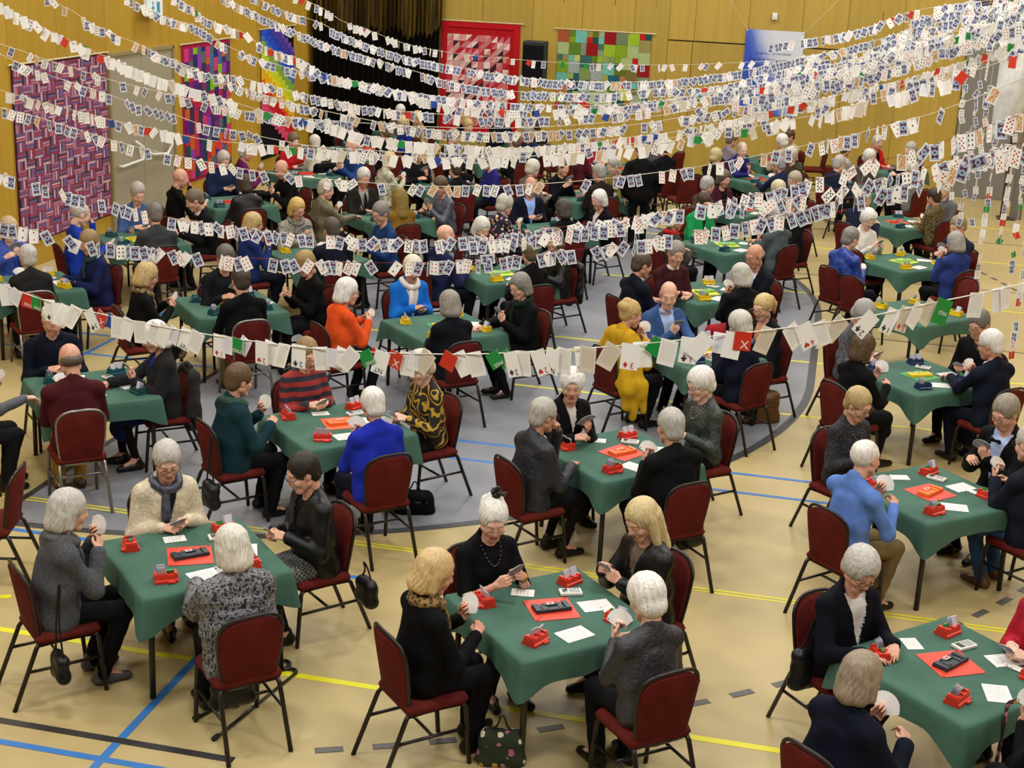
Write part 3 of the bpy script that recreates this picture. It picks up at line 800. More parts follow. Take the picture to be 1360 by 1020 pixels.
# plywood
def plywood(name, c1, c2):
    t = NT(name); co = t.coord(scale=(3.2, 3.2, .32)); n1 = t.noise(co, 3.0, 5, .6)
    oi = t.n('ShaderNodeObjectInfo')
    base = t.ramp(n1, [(.3, lin(c1)), (.7, lin(c2))])
    hs = t.n('ShaderNodeHueSaturation'); t.l(base, hs.inputs['Color']); t.l(t.math('ADD', t.math('MULTIPLY', oi.outputs['Random'], .14), .93), hs.inputs['Value'])
    v = t.n('ShaderNodeTexVoronoi'); v.inputs['Scale'].default_value = 3.1; t.l(t.coord(scale=(1, 1, .75)), v.inputs['Vector'])
    knot = t.math('LESS_THAN', v.outputs['Distance'], .045)
    t.col(t.mix(t.math('MULTIPLY', knot, .75), hs.outputs[0], lin('#6b4a14')))
    t.b.inputs['Roughness'].default_value = .5
    return t.m
PLY = plywood('plywood_back', '#a08531', '#ae933d'); PLY_L = plywood('plywood_left', '#a58322', '#b18d2c')
UNIT = MB().box((0, 0, 0), (1, 1, 1)).me('panel', [PLY])
wb = MB().box(((XL+XR)/2, YB+.12, ZC/2), (XR-XL+.4, .2, ZC)).build('wall_back', M('#3a2a10')); tag(wb, kind='structure')
wl = MB().box((XL-.12, 13.4, ZC/2), (.2, 31.2, ZC)).build('wall_left', M('#3a2a10')); tag(wl, kind='structure')
wr = MB().box((XR+.12, 13.4, ZC/2), (.2, 31.2, ZC)).build('wall_right', M('#b08c3c', 'plain', .6)); tag(wr, kind='structure')
ce = MB().box(((XL+XR)/2, 13.4, ZC+.1), (XR-XL+.4, 31.2, .2)).build('ceiling', M('#b8b5ac', 'plain', .8)); tag(ce, kind='structure')
seams = [-10.08, -9.15, -8.17, -7.19, -6.16, -5.17, -4.14, -3.46, -2.96, -1.94, -.93, -.09, .93, 2.11]
ZD = 2.61
def panel(parent, x0, x1, z0, z1, mat, wall, g=.007, th=.02):
    w = x1-x0-g; hgt = z1-z0-g
    if wall == 'b': o = obj('panel', UNIT, parent, ((x0+x1)/2, YB+.01, (z0+z1)/2), (0, 0, 0), (w, th, hgt), mat)
    else: o = obj('panel', UNIT, parent, (XL-.01, (x0+x1)/2, (z0+z1)/2), (0, 0, 0), (th, w, hgt), mat)
    return o
for a, b in zip(seams[:-1], seams[1:]):
    if -3.5 < a < -.15: panel(wb, a, b, ZD, 4.9, PLY, 'b'); panel(wb, a, b, 4.9, ZC, PLY, 'b')
    elif a > .5:
        panel(wb, a, b, 0, 4.9, PLY, 'b'); panel(wb, a, b, 4.9, ZC, PLY, 'b')
    else:
        panel(wb, a, b, 0, 4.9, PLY, 'b'); panel(wb, a, b, 4.9, ZC, PLY, 'b')
for a in np.arange(3.3, 7.4, 1.0): panel(wb, a, a+1.0, 0, 4.9, PLY, 'b'); panel(wb, a, a+1.0, 4.9, ZC, PLY, 'b')
d2 = empty('door_2', (0, 0, 0)); tag(d2, kind='structure')
for a, b in ((-3.46, -2.98), (-2.98, -1.95), (-1.95, -.94), (-.94, -.09)):
    o = panel(d2, a, b, .03, ZD-.02, PLY, 'b', .012, .03)
    o.name = 'door_leaf'
yl = [12.6, 13.6, 14.6, 15.6, 16.42, 17.6, 18.9, 20.9, 21.2, 22.2, 23.3, 24.3, 25.3, 26.3, 27.3, 28.3, 28.8]
ya = [-2, -1, 0, 1, 2, 3, 4, 5, 6, 7, 8, 9, 10, 11, 12]+yl[0:]
for a, b in zip(ya[:-1], ya[1:]):
    if b-a < .05: continue
    if abs(a-18.9) < .01: panel(wl, a, b, 2.58, 4.6, PLY_L, 'l')
    else: panel(wl, a, b, 0, 2.75, PLY_L, 'l') if a < 12 else panel(wl, a, b, 0, 4.6, PLY_L, 'l')
    if a < 12: panel(wl, a, b, 2.75, 4.6, PLY_L, 'l')
    panel(wl, a, b, 4.6, ZC, PLY_L, 'l')
# beige double door in the left wall with white push bars
d1 = empty('door_1', (XL, 19.9, 0), math.radians(90)); tag(d1, kind='structure')
DB = M('#97907a', 'plain', .45)
for s_ in (-1, 1): MB().box((s_*.497, -.005, 1.28), (.985, .05, 2.54), .006).build('door_leaf', DB, d1)
MB().box((0, -.02, 2.57), (2.06, .07, .05)).box((-1.01, -.02, 1.29), (.05, .07, 2.58)).box((1.01, -.02, 1.29), (.05, .07, 2.58)).build('door_frame', M('#8d7d55', 'plain', .5), d1)
PB = M('#d8d6ce', 'plain', .35)
for pts in ([(-.86, -.06, 1.0), (-.86, -.12, 1.0), (-.22, -.12, 1.02), (-.2, -.12, 1.2), (-.4, -.1, 1.3)], [(-.18, -.1, 1.17), (.1, -.12, 1.05), (.58, -.12, 1.0), (.76, -.12, 1.13), (.66, -.1, 1.3), (.66, -.03, 1.3)]):
    MB().tube(pts, .022, 8).build('push_bar', PB, d1, True)
# grey sliding panel and dark post at the right end of the back wall
dr = MB().box((2.72, YB-.03, 1.6), (1.2, .06, 3.2), .01).build('door_3', M('#77746c', 'plain', .5)); tag(dr, kind='structure')
pst = empty('goal_post', (2.93, 26.7, 0)); tag(pst, 'dark square steel goal post standing near the grey door in the far right corner', 'post')
MB().box((0, 0, .95), (.09, .09, 1.9), .01).build('upright', M('#332c28', 'plain', .4), pst)
MB().box((.06, 0, .015), (.3, .3, .03), .005).build('foot_plate', M('#332c28', 'plain', .4), pst)
MB().box((.22, 0, .5), (.2, .06, 1.0), .01).build('folded_net_frame', M('#6b6862', 'plain', .5), pst)
# ceiling lamps
DIF = bpy.data.materials.new('lamp_diffuser'); DIF.use_nodes = True
DIF.node_tree.nodes['Principled BSDF'].inputs['Emission Color'].default_value = (*LAMP_COL, 1); DIF.node_tree.nodes['Principled BSDF'].inputs['Emission Strength'].default_value = 6
_h = MB().box((0, 0, 0), (1.55, .62, .1), .02).me('housing', [M('#d5d5d2', 'plain', .4)]); _d = MB().box((0, 0, -.052), (1.45, .52, .01)).me('diffuser', [DIF])
LD = bpy.data.lights.new('hall_lamp', 'AREA'); LD.shape = 'RECTANGLE'; LD.size = 1.45; LD.size_y = .52; LD.energy = LAMP_W; LD.color = LAMP_COL
rowname = ['first', 'second', 'third', 'fourth', 'fifth', 'sixth']
for i, y_ in enumerate((1.5, 6.5, 11.5, 16.5, 21.5, 26.5)):
    for j, x_ in enumerate((-8, -3.8, .4, 4.6)):
        e = empty('ceiling_light', (x_, y_, ZC-.12)); tag(e, 'long white hall lamp under the ceiling, %s row, %s from the left wall' % (rowname[i], rowname[j]), 'lamp', 'hall lamps under the ceiling')
        obj('housing', _h, e); obj('diffuser', _d, e)
        l = bpy.data.objects.new('light', LD); COL.objects.link(l); l.parent = e; l.location = (0, 0, -.07)
# stage curtain across the far left corner
cu = empty('stage_curtain', (-9.2, 27.8, 0)); tag(cu, 'black pleated stage curtain with dull gold upper layer across far left corner', 'curtain')
A0, A1 = np.array([-10.02, 26.85]), np.array([-8.04, 28.66])
def curtain(name, z0, z1, off, amp, npl, mat, ragged):
    n = npl*6; v = []; d = unit(A1-A0); nn = np.array([d[1], -d[0]])
    for i in range(n+1):
        q = A0+(A1-A0)*i/n+nn*(off+amp*math.sin(i*2*math.pi/6+.6*math.sin(i*.21)))
        zb = z0+(ragged*math.sin(i*.13)*math.sin(i*.057+1)+ragged*.5*math.sin(i*.9) if ragged else 0)
        for z_ in (zb, zb+(z1-zb)*.5, z1): v.append((q[0]+9.2, q[1]-27.8, z_))
    f = [(3*i+k, 3*i+3+k, 3*i+4+k, 3*i+1+k) for i in range(n) for k in (0, 1)]
    o = obj(name, mesh(name, v, f, [mat], True), cu)
    md = o.modifiers.new('thick', 'SOLIDIFY'); md.thickness = .008
t = NT('gold_curtain'); co = t.coord(scale=(9, 9, .25)); n1 = t.noise(co, 3, 4, .7)
t.col(t.ramp(n1, [(.38, lin('#171005')), (.55, lin('#5c4812')), (.75, lin('#7d6418'))])); t.b.inputs['Roughness'].default_value = .5
curtain('curtain_cloth', .02, 6.9, .03, .035, 22, M('#120d0c', 'fabric'), 0); curtain('curtain_upper_layer', 2.5, 6.9, .13, .03, 30, t.m, .12)
# ------------------------------------------------------------------ quilts
PATCH = MB().box((0, 0, 0), (1, 1, 1)).me('patch', [M('#888888', 'fabric')])
TRI = mesh('patch', [(-.5, -.5, -.5), (.5, -.5, -.5), (.5, -.5, .5), (-.5, .5, -.5), (.5, .5, -.5), (.5, .5, .5)], [(0, 1, 2), (3, 5, 4), (0, 3, 4, 1), (1, 4, 5, 2), (2, 5, 3, 0)], [M('#888888', 'fabric')])
def patch(q, x0, x1, z0, z1, mat, th=.014, me=PATCH, flip=(1, 1), y=0.0):
    o = obj('patch', me, q, ((x0+x1)/2, -.012-th/2+y, (z0+z1)/2), (0, 0, 0), ((x1-x0-.004), th, (z1-z0-.004)), mat)
    if flip != (1, 1): o.rotation_euler = (0, math.pi if flip[1] < 0 else 0, 0)
    return o
def quilt(label, wall, a, b, z0, z1, backc, rodover=.08):
    w, hgt = b-a, z1-z0
    q = empty('quilt', ((a+b)/2, YB-.002, z0) if wall == 'b' else (XL+.002, (a+b)/2, z0), 0 if wall == 'b' else math.radians(90))
    tag(q, label, 'quilt', 'patchwork quilts hung on the plywood walls')
    MB().box((0, -.006, hgt/2), (w, .012, hgt)).build('backing', M(backc, 'fabric'), q)
    MB().tube([(-w/2-rodover, -.02, hgt+.015), (w/2+rodover, -.02, hgt+.015)], .012, 6).build('hanging_rod', M('#c9b98a', 'plain', .5), q)
    for k in range(6):
        x_ = -w/2+w*(k+.5)/6; MB().tube([(x_+.012*math.cos(t_), -.02+.02*math.sin(t_)*.7, hgt+.012+.022*math.sin(t_*1.0)) for t_ in np.linspace(0, 6.28, 9)[:-1]], .004, 4, closed=True).build('hanging_loop', M('#554433'), q)
    return q, w, hgt
R_ = random.Random(3)
# 1: woven strips
q, w, hgt = quilt('large quilt of purple and red fabric strips in woven blocks left of the beige door', 'l', 16.45, 18.84, .33, 2.6, '#4a1a30')
def stripmat(i, hor):
    cs = R_.sample(['#8a3c58', '#a27e98', '#54426a', '#98283a', '#bca6b2', '#683450', '#28222f', '#b06874', '#68528a', '#8c465f', '#7a2c42'], 6)
    t = NT('strip_block'); co = t.coord('Generated'); sp = t.n('ShaderNodeSeparateXYZ'); t.l(co, sp.inputs[0])
    t.col(t.ramp(sp.outputs[2 if hor else 0], [(k/6, lin(c)) for k, c in enumerate(cs)], 'CONSTANT')); t.b.inputs['Roughness'].default_value = .9
    return t.m
SH = [stripmat(i, True) for i in range(9)]; SV = [stripmat(i, False) for i in range(9)]
nc, nr = 12, 19
for i in range(nc):
    for j in range(nr):
        x0 = -w/2+.02+(w-.04)*i/nc; z0 = .02+(hgt-.04)*j/nr
        patch(q, x0, x0+(w-.04)/nc, z0, z0+(hgt-.04)/nr, R_.choice(SH if (i+j) % 2 else SV), .012+.004*((i*7+j*3) % 3))
# 2: bright columns
q, w, hgt = quilt('narrow quilt of bright pink, purple and green patches right of the beige door', 'l', 21.28, 23.12, .4, 2.56, '#a01848')
cl = ['#a81c52', '#5a1f78', '#2b2a66', '#1f4a48', '#7a2a70', '#c23a70', '#3a6a9a', '#7fae2c', '#b0304a', '#40305c', '#253a44', '#8a3aa0', '#c05a2a', '#343050', '#54626a', '#b02a3a']
nc = 11; 
for i in range(nc):
    z0 = .05
    while z0 < hgt-.08:
        dz = R_.uniform(.09, .24); z1 = min(z0+dz, hgt-.06)
        patch(q, -w/2+.05+(w-.1)*i/nc, -w/2+.05+(w-.1)*(i+1)/nc, z0, z1, M(R_.choice(cl), 'fabric'), .012+R_.random()*.006); z0 = z1
# 3: rainbow steps
q, w, hgt = quilt('black quilt with a stepped diagonal rainbow beside the stage curtain', 'l', 24.45, 26.03, .35, 2.63, '#14101a')
rb = ['#d87aa0', '#d44a72', '#c8283c', '#c41f1f', '#d8661c', '#e0a81c', '#e2d026', '#c2cf2a', '#7fa845', '#3f6fc0', '#2a4cc0', '#2440a8', '#4a3a9a', '#6a4aa8', '#8a70b8', '#a898cc']
nc, nr = 10, 24
for i in range(nc):
    for j in range(nr):
        k = int(math.floor((j+1.0*i-7)*.64))
        if 1 <= k < 14:
            x0 = -w/2+w*i/nc; z0 = hgt*j/nr
            patch(q, x0, x0+w/nc, z0, z0+hgt/nr, M(rb[k], 'fabric'), .012+.003*((i+j) % 2))
# 4: red triangles
q, w, hgt = quilt('red bordered quilt of pink and white triangles left of the loudspeaker', 'b', -8.02, -6.4, .55, 2.72, '#a8141c')
tc = ['#c8727a', '#e0b4b0', '#b8343e', '#d89a98', '#e6cfc8', '#a82830', '#cf8a86', '#3a2430', '#d26a70', '#bfa09a']
z0, x0 = .12, -w/2+.13
step = .129; nx, nzr = int((w-.26)/step), int((hgt-.24)/step)
for i in range(nx):
    for j in range(nzr):
        a0, b0 = x0+i*step, z0+j*step
        m1, m2 = M(R_.choice(tc), 'fabric'), M(R_.choice(tc), 'fabric')
        patch(q, a0, a0+step, b0, b0+step, m1, .014, TRI); patch(q, a0, a0+step, b0, b0+step, m2, .011, TRI, (1, -1))
for (a0, a1, b0, b1) in ((-w/2, -w/2+.12, 0, hgt), (w/2-.12, w/2, 0, hgt), (-w/2+.12, w/2-.12, 0, .11), (-w/2+.12, w/2-.12, hgt-.11, hgt)):
    o = patch(q, a0, a1, b0, b1, M('#b3161f', 'fabric'), .016); o.name = 'border'
# 5: green patches
q, w, hgt = quilt('wide quilt of green, red and turquoise squares right of the loudspeaker', 'b', -5.63, -3.78, 1.15, 2.68, '#4a5a20')
gc = ['#7a9a24', '#8fae2e', '#5f6a1e', '#8a6a1c', '#b0201c', '#8a161c', '#1f4a4a', '#6ab0a0', '#c04058', '#94a09a', '#4a6a5a', '#a8ba80', '#c8321c', '#5a7a2a', '#7e8670', '#b8c060', '#205a6a']
nc, nr = 16, 13; used = [[False]*nr for _ in range(nc)]
for j in range(nr-1, -1, -1):
    for i in range(nc):
        if used[i][j]: continue
        sz = R_.choice([1, 1, 1, 2, 2, 2])
        if i == 0 and j == nr-1: sz = 2
        while sz > 1 and any(i+di >= nc or j-dj < 0 or used[i+di][j-dj] for di in range(sz) for dj in range(sz)): sz -= 1
        for di in range(sz):
            for dj in range(sz): used[i+di][j-dj] = True
        x0 = -w/2+w*i/nc; z1 = hgt*(j+1)/nr
        patch(q, x0, x0+w*sz/nc, z1-hgt*sz/nr, z1, M('#c8321c' if (i == 0 and j == nr-1) else R_.choice(gc), R_.choice(['fabric', 'fabric', 'speckle']) , c2='#3a5a2a' if R_.random() < .5 else '#8a9a60'), .012+R_.random()*.005)
# ------------------------------------------------------------------ loudspeaker, banner, sensor, exit sign
sp_ = empty('loudspeaker', (-5.92, YB-.75, 0)); tag(sp_, 'black loudspeaker on a thin pole stand against the plywood wall', 'loudspeaker')
MB().box((0, 0, 2.12), (.44, .36, .72), .02).build('cabinet', M('#1b1b20', 'plain', .55), sp_)
MB().box((0, -.185, 2.1), (.40, .012, .62), .004).build('grille', M('#16161c', 'fabric'), sp_)
MB().tube([(0, 0, .35), (0, 0, 1.78)], .022, 8).build('pole', M('#1a1512', 'plain', .4), sp_, True)
for k in range(3):
    a = k*2.094; MB().tube([(0, 0, .75), (.45*math.cos(a), .45*math.sin(a), .02)], .015, 6).build('leg', M('#1a1512', 'plain', .4), sp_)
t = NT('banner_print'); co = t.coord('Generated'); sx = t.n('ShaderNodeSeparateXYZ'); t.l(co, sx.inputs[0])
fac = t.math('ADD', t.math('MULTIPLY', sx.outputs[0], 1.25), t.math('MULTIPLY', t.math('SUBTRACT', sx.outputs[2], .72), .75))
n1 = t.noise(co, 3, 3); fac = t.math('ADD', fac, t.math('MULTIPLY', t.math('SUBTRACT', n1, .5), .25))
t.col(t.ramp(fac, [(.12, lin('#2a48b0')), (.3, lin('#4a66bc')), (.55, lin('#b4bcd4')), (.8, lin('#c8ccd6'))])); t.b.inputs['Roughness'].default_value = .45
bn = empty('banner', (-1.42, YB-.03, 1.3)); tag(bn, 'blue and white printed banner with dark lettering pinned on the back wall', 'banner')
MB().box((0, 0, .795), (1.1, .01, 1.59)).build('cloth', t.m, bn)
for sx_ in (-.53, .53): MB().ball((sx_, -.012, 1.57), .014, 6).build('pin', M('#e8e8ea'), bn)
INK = M('#2a3054', 'plain', .6)
_TX = {}
def text_mesh(s, size, mat):
    key = (s, size, mat.name)
    if key in _TX: return _TX[key]
    cu_ = bpy.data.curves.new('lettering', 'FONT'); cu_.body = s; cu_.size = size; cu_.align_x = 'CENTER'; cu_.align_y = 'CENTER'; cu_.extrude = .0004; cu_.resolution_u = 2
    o = bpy.data.objects.new('lettering_tmp', cu_); COL.objects.link(o)
    dg = bpy.context.evaluated_depsgraph_get(); me = bpy.data.meshes.new_from_object(o.evaluated_get(dg))
    bpy.data.objects.remove(o); me.materials.clear(); me.materials.append(mat); me.name = 'lettering'
    _TX[key] = me
    return me
for k, s_ in enumerate(['dit jaar kaarten met plezier', 'Terug zit samen vorm je een paartje', 'En zing je wekelijks met alle lol', 'is er altijd wat', 'daar genieten we telkens van', 'lekker lang door']):
    o = obj('lettering', text_mesh(s_, .062, INK), bn, (0, -.0075, 1.16-.115*k), (math.pi/2, 0, 0))
sn = MB().box((0, 0, 0), (.1, .05, .13), .012).box((0, -.028, -.01), (.05, .01, .04)).build('wall_sensor', M('#d8d8d4', 'plain', .4), loc=(-1.46, YB-.03, 3.15)); tag(sn, 'small white sensor box on the back wall above the banner', 'sensor')
ex = empty('exit_sign', (XL+.14, 20.1, 3.05), math.radians(90)); tag(ex, 'white hanging exit sign with teal running figure above the beige door', 'sign')
EXM = M('#dfeef0', 'plain', .4)
MB().box((0, 0, .14), (.5, .06, .26), .01).build('panel', EXM, ex)
MB().tube([(-.2, 0, .27), (-.2, 0, .6)], .006, 5).tube([(.2, 0, .27), (.2, 0, .6)], .006, 5).build('hanger', M('#cccccc'), ex)
m = MB(); TE = M('#2f8fa8', 'plain', .5)
m.box((.1, -.033, .13), (.09, .004, .16)); m.ball((-.07, -.033, .2), (.02, .004, .02), 8)
for pts in ([(-.07, .17), (-.09, .1), (-.14, .05)], [(-.09, .1), (-.05, .06), (-.06, .02)], [(-.08, .15), (-.03, .12)], [(-.08, .15), (-.12, .12)]):
    m.tube([(x_, -.033, z_) for x_, z_ in pts], .011, 5, flat=.4)
m.build('pictogram', TE, ex)

# true size of the hall: everything built so far is laid out on the plan at 10:11
KS = 1.1
for o in list(COL.objects):
    if o.parent is None and o is not cam:
        o.location = o.location*KS; o.scale = o.scale*KS
YB, XL, XR, ZC = YB*KS, XL*KS, XR*KS, ZC*KS
LD.energy = LAMP_W*KS*KS
# ------------------------------------------------------------------ chairs
BURG = M('#571a15', 'fabric'); FRAME_K = M('#211b19', 'plain', .35, .3); FRAME_C = M('#8a8781', 'plain', .28, .8)
def chair_meshes():
    R = {}
    seat = MB().box((0, .01, .455), (.435, .42, .07), .03, taper=.985)
    R['seat'] = seat.me('seat', [BURG], True)
    # back: outline arched at the top, leaning back
    tilt = math.radians(9)
    def bp(x, z, y): return (x, -.195-(z-.47)*math.tan(tilt)+y-.05*(1-(x/.21)**2)*0, z)
    def outline(sc=1.0, drop=0.0):
        L = []
        for z_ in np.linspace(.46, .80, 6): L.append((.172+.031*math.sin((z_-.46)/.34*math.pi*.5), z_))
        for a in np.linspace(0, math.pi/2, 9)[1:-1]: L.append((.203*math.cos(a)**.62, .80+.118*math.sin(a)**1.15))
        L.append((.0, .918))
        R_ = [(-x, z_) for x, z_ in L[-2::-1]]
        return [(x*sc, z_-drop) for x, z_ in L+R_]
    o = outline(.975, .02)
    m = MB(); n = len(o); v = []
    for y, k in ((.022, .93), (.03, .8), (-.018, 1.0), (-.024, .93)):
        pass
    layers = [(-.022, .9), (-.014, 1.0), (.012, 1.0), (.026, .9)]
    zc = .68
    for y, k in layers:
        for x, z_ in o:
            cyl = .03*(x/.2)**2
            v.append(bp(x*k, zc+(z_-zc)*(1-(1-k)*.6), y+cyl))
    f = []
    for a in range(3):
        for i in range(n):
            j = (i+1) % n; f.append((a*n+i, (a+1)*n+i, (a+1)*n+j, a*n+j))
    c0 = len(v); v.append(bp(0, .68, -.028)); v.append(bp(0, .68, .032))
    for i in range(n):
        j = (i+1) % n; f.append((i, j, c0)); f.append((3*n+j, 3*n+i, c0+1))
    R['backrest'] = MB().add(v, f).me('backrest', [BURG], True)
    fr = outline(1.0)
    pts = [bp(x, z_, .03*(x/.2)**2) for x, z_ in fr]
    pts = [(.18, -.18, .44)]+pts+[(-.18, -.18, .44)]
    R['back_frame'] = MB().tube(pts, .0125, 7).me('back_frame', [FRAME_K], True)
    R['leg_f'] = {}; R['leg_r'] = {}
    for s_ in (-1, 1):
        R['leg_f'][s_] = MB().tube([(s_*.19, .17, .43), (s_*.2, .2, .40), (s_*.205, .235, .0)], .0155, 8).me('leg', [FRAME_K], True)
        R['leg_r'][s_] = MB().tube([(s_*.18, -.17, .44), (s_*.19, -.2, .40), (s_*.2, -.36, .0)], .0155, 8).me('leg', [FRAME_K], True)
    R['seat_frame'] = MB().tube([(-.19, -.17, .415), (.19, -.17, .415), (.19, .18, .415), (-.19, .18, .415)], .011, 6, closed=True).me('seat_frame', [FRAME_K], True)
    R['stretcher'] = {s_: MB().tube([(s_*.2, .212, .25), (s_*.195, -.265, .25)], .011, 6).me('stretcher', [FRAME_K], True) for s_ in (-1, 1)}
    R['crossbar'] = MB().tube([(-.2, -.02, .25), (.2, -.02, .25)], .011, 6).me('crossbar', [FRAME_K], True)
    return R
CH = chair_meshes()
def make_chair(loc, rz, label, frame=None, group='burgundy padded chairs around the card tables'):
    e = empty('padded_chair', (loc[0], loc[1], 0), rz)
    tag(e, label, 'chair', group)
    obj('seat', CH['seat'], e); obj('backrest', CH['backrest'], e); obj('back_frame', CH['back_frame'], e, mat=frame)
    for s_ in (-1, 1):
        obj('leg', CH['leg_f'][s_], e, mat=frame); obj('leg', CH['leg_r'][s_], e, mat=frame); obj('stretcher', CH['stretcher'][s_], e, mat=frame)
    obj('seat_frame', CH['seat_frame'], e, mat=frame); obj('crossbar', CH['crossbar'], e, mat=frame)
    return e
# ------------------------------------------------------------------ tables and cloths
t = NT('green_cloth'); co = t.coord(); n1 = t.noise(co, 3.5, 3); n2 = t.noise(co, 300, 1)
t.col(t.ramp(n1, [(.3, lin('#38584b')), (.7, lin('#426657'))])); t.b.inputs['Roughness'].default_value = .85; t.bump(n2, .2, .003)
t.b.inputs['Specular IOR Level'].default_value = .3
CLOTH = t.m
def cloth_mesh(seed):
    R = random.Random(seed); a = .505
    per = []
    nside = 26
    for s_ in range(4):
        for k in range(nside):
            u_ = -1+2*k/nside
            p = {0: (a*u_, -a), 1: (a, a*u_), 2: (-a*u_, a), 3: (-a, -a*u_)}[s_]
            per.append(p)
    n = len(per); ph = [R.uniform(0, 6) for _ in range(4)]
    v = []; f = []
    rings = [(.0, None), (.5, None), (.93, None), (1.0, 'e'), ('h', .06), ('h', .3), ('h', .65), ('h', 1.0)]
    v.append((0, 0, .748))
    for ri, r in enumerate(rings[1:]):
        for i, (x, y) in enumerate(per):
            dc = min(math.hypot(abs(x)-a, abs(y)-a), 9)
            w = math.exp(-(dc/.13)**2)
            ang = math.atan2(y, x); nx, ny = math.cos(ang), math.sin(ang)
            sx, sy = (math.copysign(1, x) if abs(x) > a*.999 else 0), (math.copysign(1, y) if abs(y) > a*.999 else 0)
            nn = math.hypot(sx, sy) or 1; sx, sy = sx/nn, sy/nn
            if r[0] != 'h':
                k = r[0]; wr = .0012*math.sin(9*x*k+ph[0])*math.sin(11*y*k+ph[1])
                kk = k if k < 1 else 1.0
                v.append((x*kk, y*kk, .748+wr))
            else:
                tt = r[1]
                fold = math.sin(i*.55+ph[2])*.6+math.sin(i*1.1+ph[3])*.4
                drop = (.155+.105*w+.012*math.sin(i*.35+ph[1]))*tt
                out = .010+(.012+.05*w*(1-abs(fold)*.3))*tt+.012*fold*tt*(1-w)
                ox, oy = sx*(1-w)+nx*w, sy*(1-w)+ny*w
                v.append((x+ox*out, y+oy*out, .744-drop))
    for i in range(n):
        j = (i+1) % n
        f.append((0, 1+i, 1+j))
        for q in range(len(rings)-2):
            b0, b1 = 1+q*n, 1+(q+1)*n
            f.append((b0+i, b1+i, b1+j, b0+j))
    me = mesh('tablecloth', v, f, [CLOTH], True)
    return me
CLOTHS = [cloth_mesh(s_) for s_ in range(6)]
TOPM = MB().box((0, 0, .724), (.98, .98, .03), .006).me('tabletop', [M('#4a3a2a', 'plain', .5)])
TLEG = [MB().tube([(x_*.435, y_*.435, .715), (x_*.445, y_*.445, 0)], .021, 8).me('leg', [M('#2a2522', 'plain', .4, .3)], True) for x_ in (-1, 1) for y_ in (-1, 1)]
TRIM_ = MB().tube([(-.43, -.43, .69), (.43, -.43, .69), (.43, .43, .69), (-.43, .43, .69)], .014, 6, closed=True).me('apron_rail', [M('#2a2522', 'plain', .4, .3)])
COLS = {0: -9.0, 1: -6.5, 2: -4.0, 3: -1.42, 4: 1.04}
ROWS = {1: 8.3, 2: 11.35, 3: 14.8, 4: 17.6, 5: 20.65, 6: 23.7, 7: 27.07, 8: 29.7}
ORD = {1: 'front', 2: 'second', 3: 'third', 4: 'fourth', 5: 'fifth', 6: 'sixth', 7: 'seventh', 8: 'back'}
CNAME = {0: 'far left', 1: 'left', 2: 'middle', 3: 'right', 4: 'far right'}
TADJ = {(1, 2): (-3.97, 8.38), (1, 3): (-1.47, 8.3), (1, 4): (1.02, 8.32), (2, 1): (-6.42, 11.5), (2, 2): (-3.98, 11.3), (2, 3): (-1.53, 11.4), (2, 4): (1.0, 11.35), (3, 3): (-1.22, 14.85), (3, 4): (1.04, 14.75), (4, 4): (1.13, 17.6), (5, 4): (1.04, 20.55), (7, 4): (.7, 27.1)}
def tname(r, c): return '%s-row %s table' % (ORD[r], CNAME[c])
TABLES = {}
def make_table(r, c):
    x, y = TADJ.get((r, c), (COLS[c], ROWS[r]))
    rz = math.radians(45+random.uniform(-4, 4))
    TABLES[(r, c)] = (x, y, rz)
    e = empty('card_table', (x, y, 0), rz); tag(e, 'folding card table with dark steel legs, %s' % tname(r, c), 'table', 'folding card tables in rows')
    obj('tabletop', TOPM, e); obj('apron_rail', TRIM_, e)
    for m_ in TLEG: obj('leg', m_, e)
    o = obj('tablecloth', CLOTHS[(r*3+c) % 6], loc=(x, y, 0), rot=(0, 0, rz+math.radians(90*((r+c) % 4))))
    tag(o, 'dark green cloth draped over the %s' % tname(r, c), 'tablecloth', 'green tablecloths')
